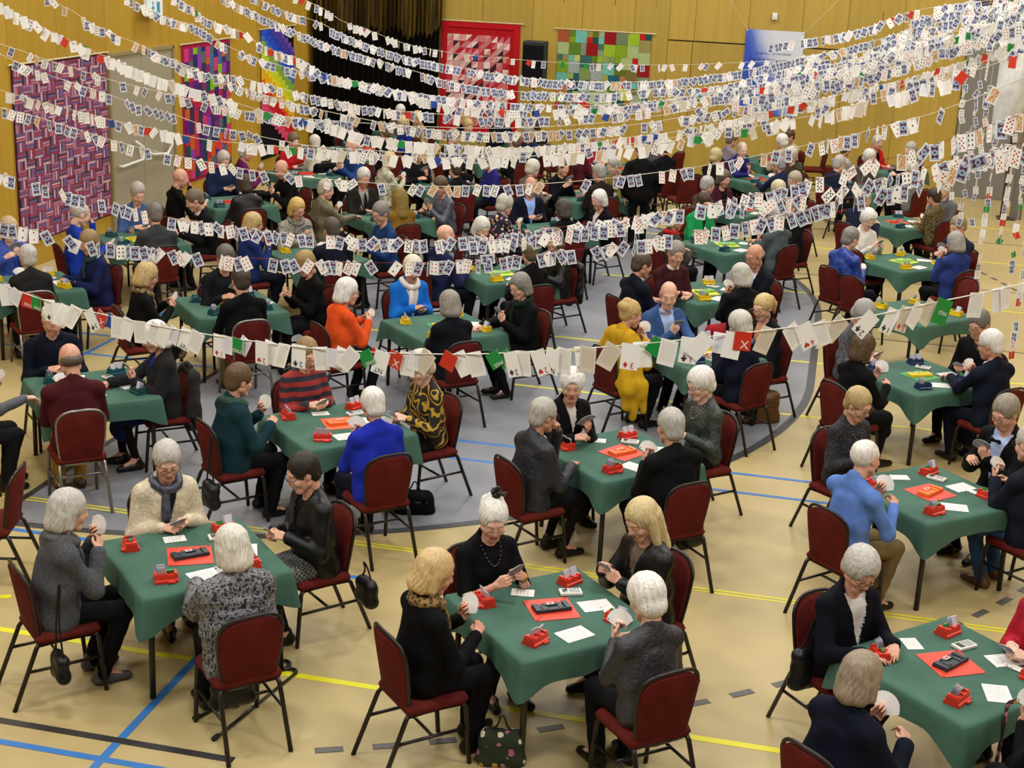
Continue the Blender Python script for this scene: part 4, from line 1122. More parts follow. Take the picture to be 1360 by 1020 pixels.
# ------------------------------------------------------------------ who sits where
# (seat, head x, head y, woman, garment, colour, cloth kind, trousers, hair, hair colour, pose, extras, what they wear)
W, G, GR, DG, BL, BLD, BR, DK = '#d8d5cf', '#b4b0aa', '#8e8a84', '#5a5652', '#b89a62', '#c4a878', '#4e3a26', '#221a16'
BK = '#14141a'; NV = '#161c30'
def E(seat, x, y, fem, top, col, kind, bot, hair, hc, pose, lab, **o): return (seat, x, y, fem, top, col, kind, bot, hair, hc, pose, lab, o)
PEOPLE = {
 (1, 2): [
  E('SW', 92, 678, 1, 'jacket', '#34363a', 'speckle', '#17171c', 'bob', G, 'fanhi', 'charcoal cardigan with grey fur collar', c2='#4a4c50', scarf=('#6a6a6c', 'fur'), shoe='#4a4a4c'),
  E('NW', 222, 612, 1, 'jacket', '#cfc3aa', 'crinkle', BK, 'short', G, 'low', 'cream jacket with dark scarf', c2='#b8ab90', inner='#2a2a30', scarf=('#3a3d4c', 'satin'), g=1, hp=.45, hy=-.15),
  E('NE', 402, 628, 1, 'jacket', '#101014', 'leather', '#2c2c2e', 'short', DK, 'low', 'black leather jacket', inner='#15151a', g=1, hp=.4, skirt=1, botk='check', bc2='#6a6a66'),
  E('SE', 308, 727, 1, 'puffer', '#121216', 'crinkle', BK, 'bob', '#c9c4b8', 'reachL', 'glossy grey patterned padded jacket seen from behind', c2='#85878e', hp=.35)],
 (1, 3): [
  E('SW', 578, 760, 1, 'sweater', '#0e0e12', 'fabric', BK, 'bob', BLD, 'fan', 'black sweater and leopard scarf', scarf=('#8a6a3a', 'leopard'), hp=.4, hy=-.2),
  E('NW', 655, 690, 1, 'blouse', '#0d0d11', 'fabric', BK, 'updo', W, 'both', 'black short-sleeved blouse, bead necklace and feathered hair ornament', g=1, glassc='#b0a080', fasc=1, necklace='#77726a', sleeve=.3, girth=1.15, watch=1, hp=.4, hy=-.35),
  E('NE', 852, 690, 1, 'jacket', '#0f0f12', 'leather', BK, 'long', '#c2ae80', 'both', 'black leather jacket over lace top', inner='#6a5a4c', hp=.4, hy=.1),
  E('SE', 858, 795, 1, 'blouse', '#33343a', 'crinkle', '#131318', 'curly', W, 'fan', 'dark grey patterned blouse seen from behind', c2='#1c1d22', necklace='#d0d0c8', watch=1, hp=.35)],
 (1, 4): [
  E('NW', 1143, 757, 1, 'jacket', '#10131f', 'fabric', BK, 'curly', G, 'rest', 'navy blazer over white shirt', inner='#d5d3d0', vneck=.3, vw=.075, g=1, hp=.45, hy=-.25),
  E('SW', 1145, 900, 1, 'coat', '#12182c', 'fabric', BK, 'bob', '#8a7c6a', 'fan', 'dark navy coat seen from behind', hp=.3),
  E('NE', 1392, 776, 1, 'jacket', '#a01c2c', 'fabric', BK, 'short', G, 'low', 'crimson red jacket with white cuffs', inner='#1a1a1a'),
  E('SE', 1420, 905, 1, 'sweater', '#101014', 'fabric', BK, 'short', G, 'fan', 'black sweater at the picture edge')],
 (2, 1): [
  E('NW', 70, 424, 0, 'sweater', '#141a2c', 'fabric', '#1a1c24', 'thin', W, 'low', 'navy crew-neck sweater', hp=.4, girth=1.1),
  E('SE', 93, 478, 0, 'sweater', '#42141a', 'fabric', '#8a6a1e', 'bald', '#5c5248', 'fan', 'maroon fleece and mustard trousers seen from behind', collar='#42141a', girth=1.12, frame='c', shoe='#3a2418', th=.01),
  E('NE', 205, 447, 1, 'jacket', '#17171b', 'fur', '#14204a', 'bob', W, 'reach', 'furry black cardigan over royal blue top', inner='#1c2a80', g=1, hp=.35, hy=.1, skirt=1, watch=1),
  E('SW', -38, 470, 0, 'sweater', '#5a5a60', 'fabric', '#222', 'short', G, 'reach', 'grey sweater at the left picture edge')],
 (2, 2): [
  E('SW', 318, 505, 1, 'jacket', '#123038', 'fabric', BK, 'short', '#5a4632', 'fan', 'dark teal jacket with green scarf', scarf=('#2f5a4a', 'speckle'), sc2='#12201c', g=1, hp=.3, inner='#101418'),
  E('NW', 408, 470, 1, 'sweater', '#8e2422', 'wide', BK, 'short', '#8a7048', 'low', 'red and navy striped sweater', c2='#20202c', g=1, hp=.4),
  E('NE', 558, 488, 1, 'blouse', '#15100a', 'tiger', BK, 'curly', '#d0c4ae', 'low', 'black and gold tiger-striped blouse', c2='#b08a24', hp=.4, girth=1.15, hy=.1),
  E('SE', 495, 538, 1, 'jacket', '#1c2aa0', 'fabric', '#161a30', 'short', W, 'fan', 'royal blue jacket seen from behind', hp=.3)],
 (2, 3): [
  E('SW', 722, 552, 1, 'jacket', '#1e222c', 'crinkle', BK, 'short', '#a8a49c', 'chin', 'dark slate jacket with white collar, chin on hand', c2='#12151c', collar='#d6d4d0', g=1, hp=.2, botk='fabric', skirt=1),
  E('NW', 760, 512, 1, 'jacket', '#0f0f13', 'fabric', BK, 'curly', W, 'fan', 'black cardigan facing the camera', inner='#c8c4be', vneck=.2, vw=.05, hp=.1, hy=-.55, watch=1),
  E('NE', 930, 510, 1, 'blouse', '#1a221e', 'crinkle', BK, 'curly', W, 'low', 'black and green patterned blouse', c2='#3a443e', g=1, hp=.35, necklace='#c8b8c0'),
  E('SE', 890, 567, 0, 'jacket', '#101216', 'fabric', BK, 'short', '#a9a6a0', 'fan', 'black suit jacket seen from behind', collar='#c8c8d0', hp=.2)],
 (2, 4): [
  E('NW', 1140, 537, 1, 'blouse', '#171a24', 'dots', BK, 'short', '#b09a6a', 'low', 'dark lace blouse with sheer brown sleeves', c2='#5a4434', g=1, glassc='#602020', hp=.45, necklace='#8a8a86'),
  E('SW', 1150, 608, 0, 'sweater', '#5a7cc0', 'fabric', '#6a5a3a', 'thin', W, 'fan', 'light blue sweater and khaki trousers', collar='#2c3450', hp=.2, girth=1.08),
  E('NE', 1335, 548, 0, 'jacket', '#161618', 'fabric', BK, 'short', '#8a8274', 'fan', 'black dinner jacket with bow tie and pale blue shirt', inner='#a8bce0', vneck=.34, vw=.085, tie='bow', g=1, hp=.4),
  E('SE', 1368, 590, 0, 'jacket', '#1c2030', 'fabric', '#34507e', 'short', G, 'fan', 'dark navy blazer and blue jeans', g=1, shoe='#5a3a20')],
 (3, 0): [
  E('NW', 12, 305, 1, 'blouse', '#1a34a0', 'speckle', BK, 'curly', '#b09a78', 'fanhi', 'bright blue blouse', c2='#4a6ac0', hp=.2),
  E('SE', 37, 342, 1, 'jacket', '#2e2e30', 'fabric', BK, 'short', G, 'fan', 'dark grey jacket seen from behind', frame='c', hp=.2),
  E('NE', 118, 322, 1, 'jacket', '#141c44', 'fabric', '#14182c', 'short', '#8a7450', 'rest', 'dark blue jacket with green shawl', inner='#24404a', scarf=('#1e3a44', 'speckle'), hp=.3)],
 (3, 1): [
  E('SW', 196, 366, 1, 'sweater', '#121216', 'fabric', '#7a6c56', 'bob', '#b39a6a', 'both', 'black sweater with leopard collar and striped skirt', scarf=('#8a744a', 'leopard'), g=1, hp=.35, skirt=1, botk='stripes', bc2='#4a3c2e'),
  E('NW', 300, 343, 0, 'sweater', '#1c1d24', 'fabric', '#5a4620', 'short', DG, 'fan', 'dark charcoal shirt', hp=.2),
  E('NE', 405, 350, 1, 'sweater', '#0d0d10', 'fabric', BK, 'short', '#9a8250', 'phone', 'black dress', hp=.45, skirt=1),
  E('SE', 320, 373, 0, 'sweater', '#0f1016', 'fabric', '#6a5228', 'short', '#3c342c', 'rest', 'black sweater over grey collar seen from behind', collar='#a8aab8', frame='c')],
 (3, 2): [
  E('SW', 462, 387, 1, 'jacket', '#d8501e', 'fabric', BK, 'bob', W, 'both', 'bright orange cardigan', g=1, hp=.25, hy=-.3),
  E('NW', 548, 357, 1, 'jacket', '#1668c4', 'fabric', BK, 'curly', '#d0c6b0', 'low', 'bright blue jacket with white ruffled blouse', inner='#dcd8d0', vneck=.36, vw=.085, scarf=('#d8d4cc', 'fabric'), hp=.35, hy=-.2),
  E('NE', 690, 380, 1, 'jacket', '#0e0f12', 'fabric', BK, 'bob', '#7e7a74', 'reach', 'black cardigan with dark green scarf', scarf=('#173024', 'fabric'), g=1, hp=.3, hy=.25),
  E('SE', 596, 404, 1, 'jacket', '#10141e', 'fabric', BK, 'bob', '#8a847a', 'rest', 'navy jacket seen from behind')],
 (3, 3): [
  E('SW', 838, 417, 1, 'sweater', '#b8901a', 'fabric', BK, 'updo', '#b89c64', 'fanhi', 'mustard yellow shawl', girth=1.1, th=.01, hy=-.2, shawl=1),
  E('NW', 888, 392, 0, 'jacket', '#35507e', 'fabric', BK, 'bald', '#7a7068', 'reachL', 'blue blazer and pale blue shirt', inner='#a4b8e0', vneck=.36, vw=.085, collar='#a4b8e0', hp=.3, hy=-.5),
  E('NE', 1013, 408, 1, 'jacket', '#10131c', 'fabric', BK, 'pony', '#c8b078', 'rest', 'black jacket and gold earring', inner='#c08a6a', g=1, hp=.25, hy=.2),
  E('SE', 982, 432, 1, 'jacket', '#141a2e', 'fabric', BK, 'curly', '#bdb9b0', 'reach', 'navy jacket with blue-grey hood seen from behind', scarf=('#56627e', 'fabric'))],
 (3, 4): [
  E('NW', 1147, 417, 1, 'blouse', '#26262c', 'speckle', '#26262c', 'curly', '#a5a3a2', 'low', 'grey speckled dress', c2='#6a6c74', hp=.5, botk='speckle', bc2='#6a6c74', skirt=1),
  E('SW', 1148, 462, 1, 'sweater', '#0e0e11', 'fabric', '#121214', 'bob', '#4e3c2a', 'fan', 'black dress seen from behind', skirt=1),
  E('NE', 1300, 431, 0, 'sweater', '#131316', 'fabric', BK, 'short', '#6c6862', 'low', 'black pullover', g=1, hp=.4),
  E('SE', 1315, 458, 0, 'jacket', '#151c30', 'fabric', '#12182a', 'short', '#d4d1cc', 'reachL', 'navy suit reaching across the table', collar='#d8d8dc', g=1, hy=.4)],
 (4, 0): [
  E('SW', 108, 285, 0, 'sweater', '#1c3aa0', 'fabric', '#1a1c28', 'thin', '#b0aaa2', 'face', 'royal blue sweater, head propped on hand', collar='#3a4a6a', hp=.4),
  E('NW', 183, 257, 0, 'sweater', '#3f5c8c', 'speckle', '#222', 'short', '#a29c92', 'low', 'blue patterned shirt', c2='#26406e', hp=.45),
  E('SE', 205, 285, 0, 'jacket', '#3a3b3d', 'fabric', '#333438', 'short', '#6e6a64', 'rest', 'grey suit jacket seen from behind', girth=1.1),
  E('NE', 258, 266, 0, 'jacket', '#111217', 'fabric', '#15151a', 'short', '#6a5c4c', 'rest', 'black suit with white shirt, leaning forward', collar='#d8d8dc', lean=.3, hp=.45)],
 (4, 1): [
  E('SW', 337, 297, 1, 'sweater', '#1c2c62', 'fabric', '#14182c', 'bob', '#b29a66', 'fanhi', 'dark blue sweater', g=1, hy=-.2),
  E('NW', 395, 277, 1, 'jacket', '#5e5c54', 'check', BK, 'bob', '#bd9e5c', 'fan', 'grey checked jacket with shawl', c2='#a8a496', scarf=('#8a867a', 'check'), g=1, hp=.35),
  E('NE', 505, 283, 0, 'sweater', '#1d3764', 'fabric', '#1a1c24', 'short', '#7c7872', 'rest', 'blue zip sweater', g=1, hp=.35, hy=.35),
  E('SE', 440, 305, 0, 'jacket', '#1d2234', 'fabric', '#222', 'short', '#4c443c', 'fan', 'dark blue jacket seen from behind')],
 (4, 2): [
  E('SW', 592, 314, 0, 'jacket', '#1c2242', 'fabric', '#1c1e2a', 'none', '#5c5248', 'rest', 'dark blue blazer, bald head bent', g=1, hp=.3),
  E('NW', 640, 303, 1, 'blouse', '#121214', 'dots', BK, 'bob', '#c9c6be', 'fan', 'black dotted blouse', c2='#b8a8a4', hp=.4),
  E('SE', 703, 337, 1, 'sweater', '#121214', 'fabric', BK, 'short', '#5a5238', 'rest', 'black pullover seen from behind'),
  E('NE', 735, 318, 1, 'jacket', '#131316', 'leather', BK, 'bob', '#6a5c40', 'rest', 'black leather jacket')],
 (4, 3): [
  E('SW', 853, 352, 0, 'jacket', '#141a2c', 'fabric', '#1a1c28', 'short', '#4a3e30', 'rest', 'dark navy suit seen from behind'),
  E('NW', 898, 337, 0, 'sweater', '#3a161c', 'fabric', '#1c1c20', 'short', '#8a8278', 'clasp', 'maroon sweater with white collar and corsage', collar='#d6d2c6', hp=.25, hy=-.3),
  E('NE', 1002, 340, 0, 'jacket', '#171b28', 'fabric', '#1a1c28', 'bald', '#8a7a6a', 'fan', 'navy suit with necktie', g=1, inner='#c8ccd8', vneck=.3, vw=.07, tie='#222a44', hp=.3),
  E('SE', 983, 366, 1, 'jacket', '#16161a', 'fabric', '#a01c24', 'bob', '#bab7ae', 'fanhi', 'black jacket and red skirt', skirt=1)],
 (5, 0): [
  E('SW', 240, 237, 0, 'sweater', '#0e0e10', 'fabric', '#16161a', 'none', '#4c443c', 'face', 'black turtleneck, hand at his glasses', g=1, collar='#0e0e10', near=1),
  E('NW', 297, 213, 0, 'jacket', '#1a2440', 'fabric', '#1c2234', 'short', '#b0a89e', 'low', 'navy jacket', g=1, hp=.4),
  E('NE', 374, 225, 0, 'jacket', '#121216', 'fabric', '#16161a', 'none', '#a8a29a', 'reach', 'black jacket, bald head, reaching over the table', hp=.5, lean=.25),
  E('SE', 325, 244, 1, 'jacket', '#19191d', 'leather', BK, 'bob', '#3c2e22', 'rest', 'black leather jacket seen from behind')],
 (5, 1): [
  E('SW', 433, 252, 1, 'jacket', '#6a6248', 'crinkle', BK, 'short', '#a8a28e', 'reach', 'beige snakeskin-print jacket', c2='#3c3826', hy=-.2),
  E('NW', 483, 236, 0, 'jacket', '#2c2a26', 'fabric', '#222', 'short', '#c2bcb4', 'rest', 'dark brown suit with necktie', inner='#8e8c88', vneck=.36, vw=.08, tie='#1c1c1e', hp=.3, hy=-.2),
  E('NE', 585, 247, 1, 'blouse', '#4a4c58', 'satin', BK, 'short', '#54442e', 'fan', 'shiny grey shirt', hp=.4),
  E('SE', 530, 263, 1, 'sweater', '#7a5a1c', 'fabric', BK, 'long', '#7a6428', 'rest', 'mustard top seen from behind')],
 (5, 2): [
  E('SW', 671, 272, 1, 'blouse', '#17172a', 'floral', BK, 'curly', '#b5b0a4', 'reachL', 'navy floral blouse', c2='#c98aa8', hp=.3),
  E('NW', 705, 248, 0, 'jacket', '#151a2c', 'fabric', '#1a1c28', 'none', '#8a7a6a', 'low', 'navy blazer and light blue shirt', inner='#8aa8e0', vneck=.36, vw=.085, hp=.45),
  E('NE', 795, 265, 1, 'jacket', '#101013', 'fabric', BK, 'bob', W, 'low', 'black cardigan with white blouse', inner='#cfc8c0', hp=.3, hy=.2),
  E('SE', 747, 278, 1, 'sweater', '#111114', 'fabric', BK, 'bob', '#3e3a34', 'rest', 'black pullover seen from behind')],
 (5, 3): [
  E('SW', 897, 293, 1, 'sweater', '#3a3632', 'fabric', BK, 'curly', '#b8aa8c', 'rest', 'grey-brown top with red scarf', scarf=('#a4201c', 'fabric')),
  E('NW', 935, 269, 1, 'jacket', '#178a4c', 'fabric', BK, 'short', '#3e2c1c', 'rest', 'bright green jacket', g=1, hp=.35, hy=-.2, inner='#101014', vneck=.2, vw=.05),
  E('SE', 1030, 288, 0, 'sweater', '#4a5556', 'fabric', '#333', 'short', '#a09a90', 'reach', 'grey-teal pullover seen from behind', girth=1.1),
  E('NE', 1048, 277, 0, 'jacket', '#16161a', 'fabric', '#1c1c20', 'short', '#8e8a80', 'fan', 'black jacket')],
 (5, 4): [
  E('SW', 1130, 317, 0, 'coat', '#1c3a8c', 'satin', '#14182a', 'short', '#7e7c78', 'low', 'shiny blue padded vest', girth=1.05),
  E('NW', 1153, 291, 1, 'blouse', '#d6d2cc', 'fabric', BK, 'curly', W, 'both', 'white blouse', hp=.45, hy=-.2),
  E('NE', 1272, 301, 0, 'sweater', '#1b2036', 'fabric', '#1c1e2a', 'short', '#8a7c68', 'fan', 'dark blue pullover', hp=.3),
  E('SE', 1268, 322, 1, 'coat', '#24346e', 'fabric', BK, 'bob', '#96928c', 'fanhi', 'royal blue fleece coat')],
 (6, 0): [
  E('SW', 327, 203, 1, 'sweater', '#5c1650', 'fabric', BK, 'short', '#a8a49c', 'fan', 'purple sweater', hy=-.2),
  E('NW', 390, 187, 1, 'sweater', '#b01c22', 'fabric', BK, 'short', '#6a5844', 'low', 'scarlet red top', hp=.3),
  E('NE', 467, 194, 0, 'jacket', '#23407c', 'fabric', BK, 'none', '#8a7060', 'fan', 'blue jacket, bald'),
  E('SE', 418, 190, 1, 'sweater', '#c4bcaa', 'fabric', BK, 'short', '#c9c4b8', 'rest', 'cream cardigan seen from behind', lean=.25)],
 (6, 1): [
  E('SW', 518, 213, 1, 'jacket', '#a6a48e', 'satin', BK, 'short', '#c0a878', 'both', 'pale beige jacket', hy=-.15),
  E('NW', 556, 203, 0, 'jacket', '#1c1c22', 'fabric', BK, 'short', '#a29c92', 'fan', 'dark jacket'),
  E('NE', 648, 214, 1, 'sweater', '#26226a', 'fabric', BK, 'short', '#6a5844', 'low', 'violet blue sweater'),
  E('SE', 604, 226, 1, 'blouse', '#15151a', 'fabric', BK, 'short', '#3c2e22', 'rest', 'black wide-necked top seen from behind')],
 (6, 2): [
  E('SW', 708, 224, 1, 'sweater', '#4a4440', 'speckle', BK, 'curly', '#c4beae', 'rest', 'grey-brown tweed top', c2='#7a6e60'),
  E('NW', 748, 222, 1, 'sweater', '#16161c', 'fabric', BK, 'short', '#6a4a2c', 'fanhi', 'black pullover'),
  E('NE', 815, 220, 0, 'sweater', '#7a7030', 'fabric', BK, 'short', '#a8a298', 'reach', 'olive green sweater', hp=.4),
  E('SE', 795, 230, 0, 'jacket', '#33291f', 'fabric', BK, 'short', '#9a948a', 'fan', 'brown jacket seen from behind')],
 (6, 3): [
  E('SW', 940, 246, 1, 'blouse', '#40302a', 'dots', BK, 'short', '#a5a39e', 'low', 'brown lace top', c2='#6a4a3a'),
  E('NW', 962, 237, 1, 'jacket', '#3f1626', 'fabric', BK, 'bob', '#5c5044', 'rest', 'maroon cardigan', inner='#18141a', vneck=.3, vw=.07, g=1, hp=.3),
  E('NE', 1055, 240, 0, 'jacket', '#141416', 'fabric', BK, 'short', '#a09888', 'fan', 'black blazer', g=1, hp=.3),
  E('SE', 1033, 252, 1, 'sweater', '#3a3a34', 'speckle', BK, 'curly', '#c0b694', 'rest', 'grey knit seen from behind', c2='#6a685e')],
 (6, 4): [
  E('SW', 1148, 264, 0, 'jacket', '#1a2036', 'fabric', BK, 'short', '#a09a92', 'fan', 'navy jacket seen from behind'),
  E('NE', 1252, 251, 0, 'jacket', '#5a5a5c', 'fabric', '#222', 'short', W, 'rest', 'grey tweed jacket'),
  E('SE', 1240, 262, 1, 'blouse', '#6a5a30', 'leopard', BK, 'short', '#3a281c', 'rest', 'leopard-print blouse seen from behind', c2='#2a2010')],
 (7, 0): [
  E('NW', 467, 161, 1, 'sweater', '#2a2a34', 'fabric', BK, 'curly', '#c9b8a0', 'rest', 'dark slate pullover'),
  E('NE', 535, 164, 1, 'sweater', '#1c2c80', 'fabric', BK, 'curly', '#c4b084', 'rest', 'deep blue sweater'),
  E('SE', 512, 176, 1, 'sweater', '#15151a', 'fabric', BK, 'short', '#5a4a3a', 'rest', 'black pullover seen from behind')],
 (7, 1): [
  E('SW', 603, 182, 0, 'jacket', '#191920', 'fabric', BK, 'short', '#8a7a64', 'rest', 'black jacket'),
  E('NW', 622, 168, 1, 'sweater', '#8a7a3a', 'fabric', BK, 'short', '#b09a6a', 'rest', 'ochre sweater'),
  E('NE', 700, 177, 0, 'jacket', '#1a2442', 'fabric', BK, 'short', '#8a8278', 'rest', 'dark blue jacket'),
  E('SE', 684, 190, 1, 'sweater', '#16161a', 'fabric', BK, 'short', '#5a4a3a', 'rest', 'black top seen from behind')],
 (7, 2): [
  E('SW', 775, 191, 1, 'sweater', '#4a1420', 'fabric', BK, 'curly', '#c9c5bc', 'rest', 'wine red sweater'),
  E('NW', 790, 184, 1, 'sweater', '#a4242c', 'fabric', BK, 'long', '#c0a060', 'rest', 'light red scarf and top', g=1),
  E('NE', 868, 184, 0, 'jacket', '#5a5a5e', 'fabric', BK, 'short', '#a09a90', 'rest', 'mid-grey jacket'),
  E('SE', 880, 197, 0, 'jacket', '#101014', 'fabric', BK, 'short', '#3a342c', 'rest', 'black jacket seen from behind')],
 (7, 3): [
  E('SW', 951, 208, 1, 'sweater', '#16161c', 'fabric', BK, 'curly', '#b8a878', 'rest', 'black leather-trimmed coat'),
  E('NW', 986, 199, 0, 'sweater', '#23226a', 'fabric', '#222', 'thin', '#a09a94', 'reach', 'indigo sweater', hy=-.2, lean=.25),
  E('NE', 1050, 206, 0, 'jacket', '#3a3222', 'fabric', BK, 'short', '#c4bfb4', 'rest', 'brown corduroy jacket', g=1),
  E('SE', 1034, 219, 0, 'jacket', '#181f3c', 'fabric', BK, 'short', '#8a8a90', 'reachL', 'navy pullover reaching over the table', lean=.3)],
 (7, 4): [
  E('SW', 1115, 218, 0, 'jacket', '#1a2036', 'fabric', BK, 'short', '#a8a29a', 'rest', 'midnight blue suit'),
  E('NW', 1155, 209, 1, 'sweater', '#4a4440', 'fabric', BK, 'curly', '#c9c6be', 'rest', 'taupe cardigan'),
  E('SE', 1210, 224, 1, 'sweater', '#54524c', 'speckle', BK, 'curly', '#c4c0b6', 'rest', 'grey mottled top seen from behind', c2='#8a867c'),
  E('NE', 1209, 199, 0, 'jacket', '#16181e', 'fabric', BK, 'short', '#a4a098', 'rest', 'black suit jacket')],
 (8, 0): [
  E('NE', 553, 157, 1, 'sweater', '#a48a5a', 'fabric', BK, 'short', '#c0a070', 'rest', 'tan cardigan'),
  E('NW', 532, 148, 1, 'sweater', '#5c4c44', 'fabric', BK, 'short', W, 'rest', 'mocha brown sweater')],
 (8, 1): [
  E('SW', 620, 158, 1, 'sweater', '#17141a', 'fabric', BK, 'bob', '#b08a5a', 'rest', 'black sweater'),
  E('NW', 668, 156, 0, 'jacket', '#161c30', 'fabric', BK, 'short', '#c4b8b0', 'rest', 'navy coat'),
  E('SE', 712, 168, 1, 'sweater', '#2a1418', 'fabric', BK, 'short', '#3a2a20', 'rest', 'dark plum sweater seen from behind')],
 (8, 3): [
  E('SW', 972, 186, 1, 'sweater', '#3a4a80', 'hstripes', BK, 'short', '#6a6058', 'rest', 'blue and tan striped top', c2='#a08a6a'),
  E('NE', 1048, 181, 1, 'sweater', '#8a8440', 'stripes', BK, 'short', '#4e3a26', 'rest', 'olive striped blouse', c2='#c0b890'),
  E('SE', 1038, 188, 1, 'sweater', '#a89a8a', 'fabric', BK, 'curly', W, 'rest', 'pale taupe sweater')],
 (8, 4): [
  E('SW', 1123, 198, 1, 'sweater', '#d0ccc4', 'hstripes', BK, 'short', '#4a3c30', 'rest', 'black and white striped shirt', c2='#1a1a1c'),
  E('NW', 1166, 189, 1, 'jacket', '#c0241e', 'fabric', BK, 'short', '#b4b0a8', 'rest', 'bright red jacket over black top', inner='#14141a', vneck=.3, vw=.06)],
}
SEAT = {'SW': (1, 1), 'NW': (1, -1), 'NE': (-1, -1), 'SE': (-1, 1), 'NS': (1, -.2)}
for r in range(1, 9):
    for c in range(5):
        if (r, c) in PEOPLE or (r, c) == (4, 4): make_table(r, c)
CARD_W, CARD_H = .058, .089
t = NT('card_fan_face'); 
uvn = t.n('ShaderNodeUVMap'); s_ = t.n('ShaderNodeSeparateXYZ'); t.l(uvn.outputs[0], s_.inputs[0])
FANW = M('#d9d7d2', 'plain', .45); FANB = M('#7d8290', 'plain', .45)
def fan_mesh(n, spread, one=False):
    m = MB()
    for i in range(n):
        a = math.radians(-spread/2+spread*i/(n-1)); ca, sa = math.cos(a), math.sin(a)
        R = [[ca, 0, sa], [0, 1, 0], [-sa, 0, ca]]
        y = (i-n/2)*.0009
        m.m = 0
        c0 = np.array(R) @ np.array([0, 0, .055]); b = len(m.f)
        m.box((c0[0], y, c0[2]), (CARD_W, .0007, CARD_H), R=R)
        for q in range(6): m.mi[b+q] = 0
        m.mi[b+3] = 1
        # pips near the outer corner
        m.m = 2
        p = np.array(R) @ np.array([-.02, 0, .088]); m.box((p[0], y-.0006, p[2]), (.008, .0004, .011), R=R)
    return m
INKP = M('#30262a', 'plain', .6)
FAN_ME = fan_mesh(12, 105).me('card_fan', [FANW, FANB, INKP]); FAN_TIGHT = fan_mesh(8, 55).me('card_fan', [FANW, FANB, INKP])
FCARD = MB().box((0, 0, .055), (CARD_W, .0008, CARD_H)); FCARD.mi[3] = 1; FCARD.m = 2; FCARD.box((-.02, -.0007, .088), (.008, .0004, .011)).box((.02, -.0007, .022), (.008, .0004, .011))
FCARD = FCARD.me('playing_card', [FANW, FANB, INKP])
PLACED = {}
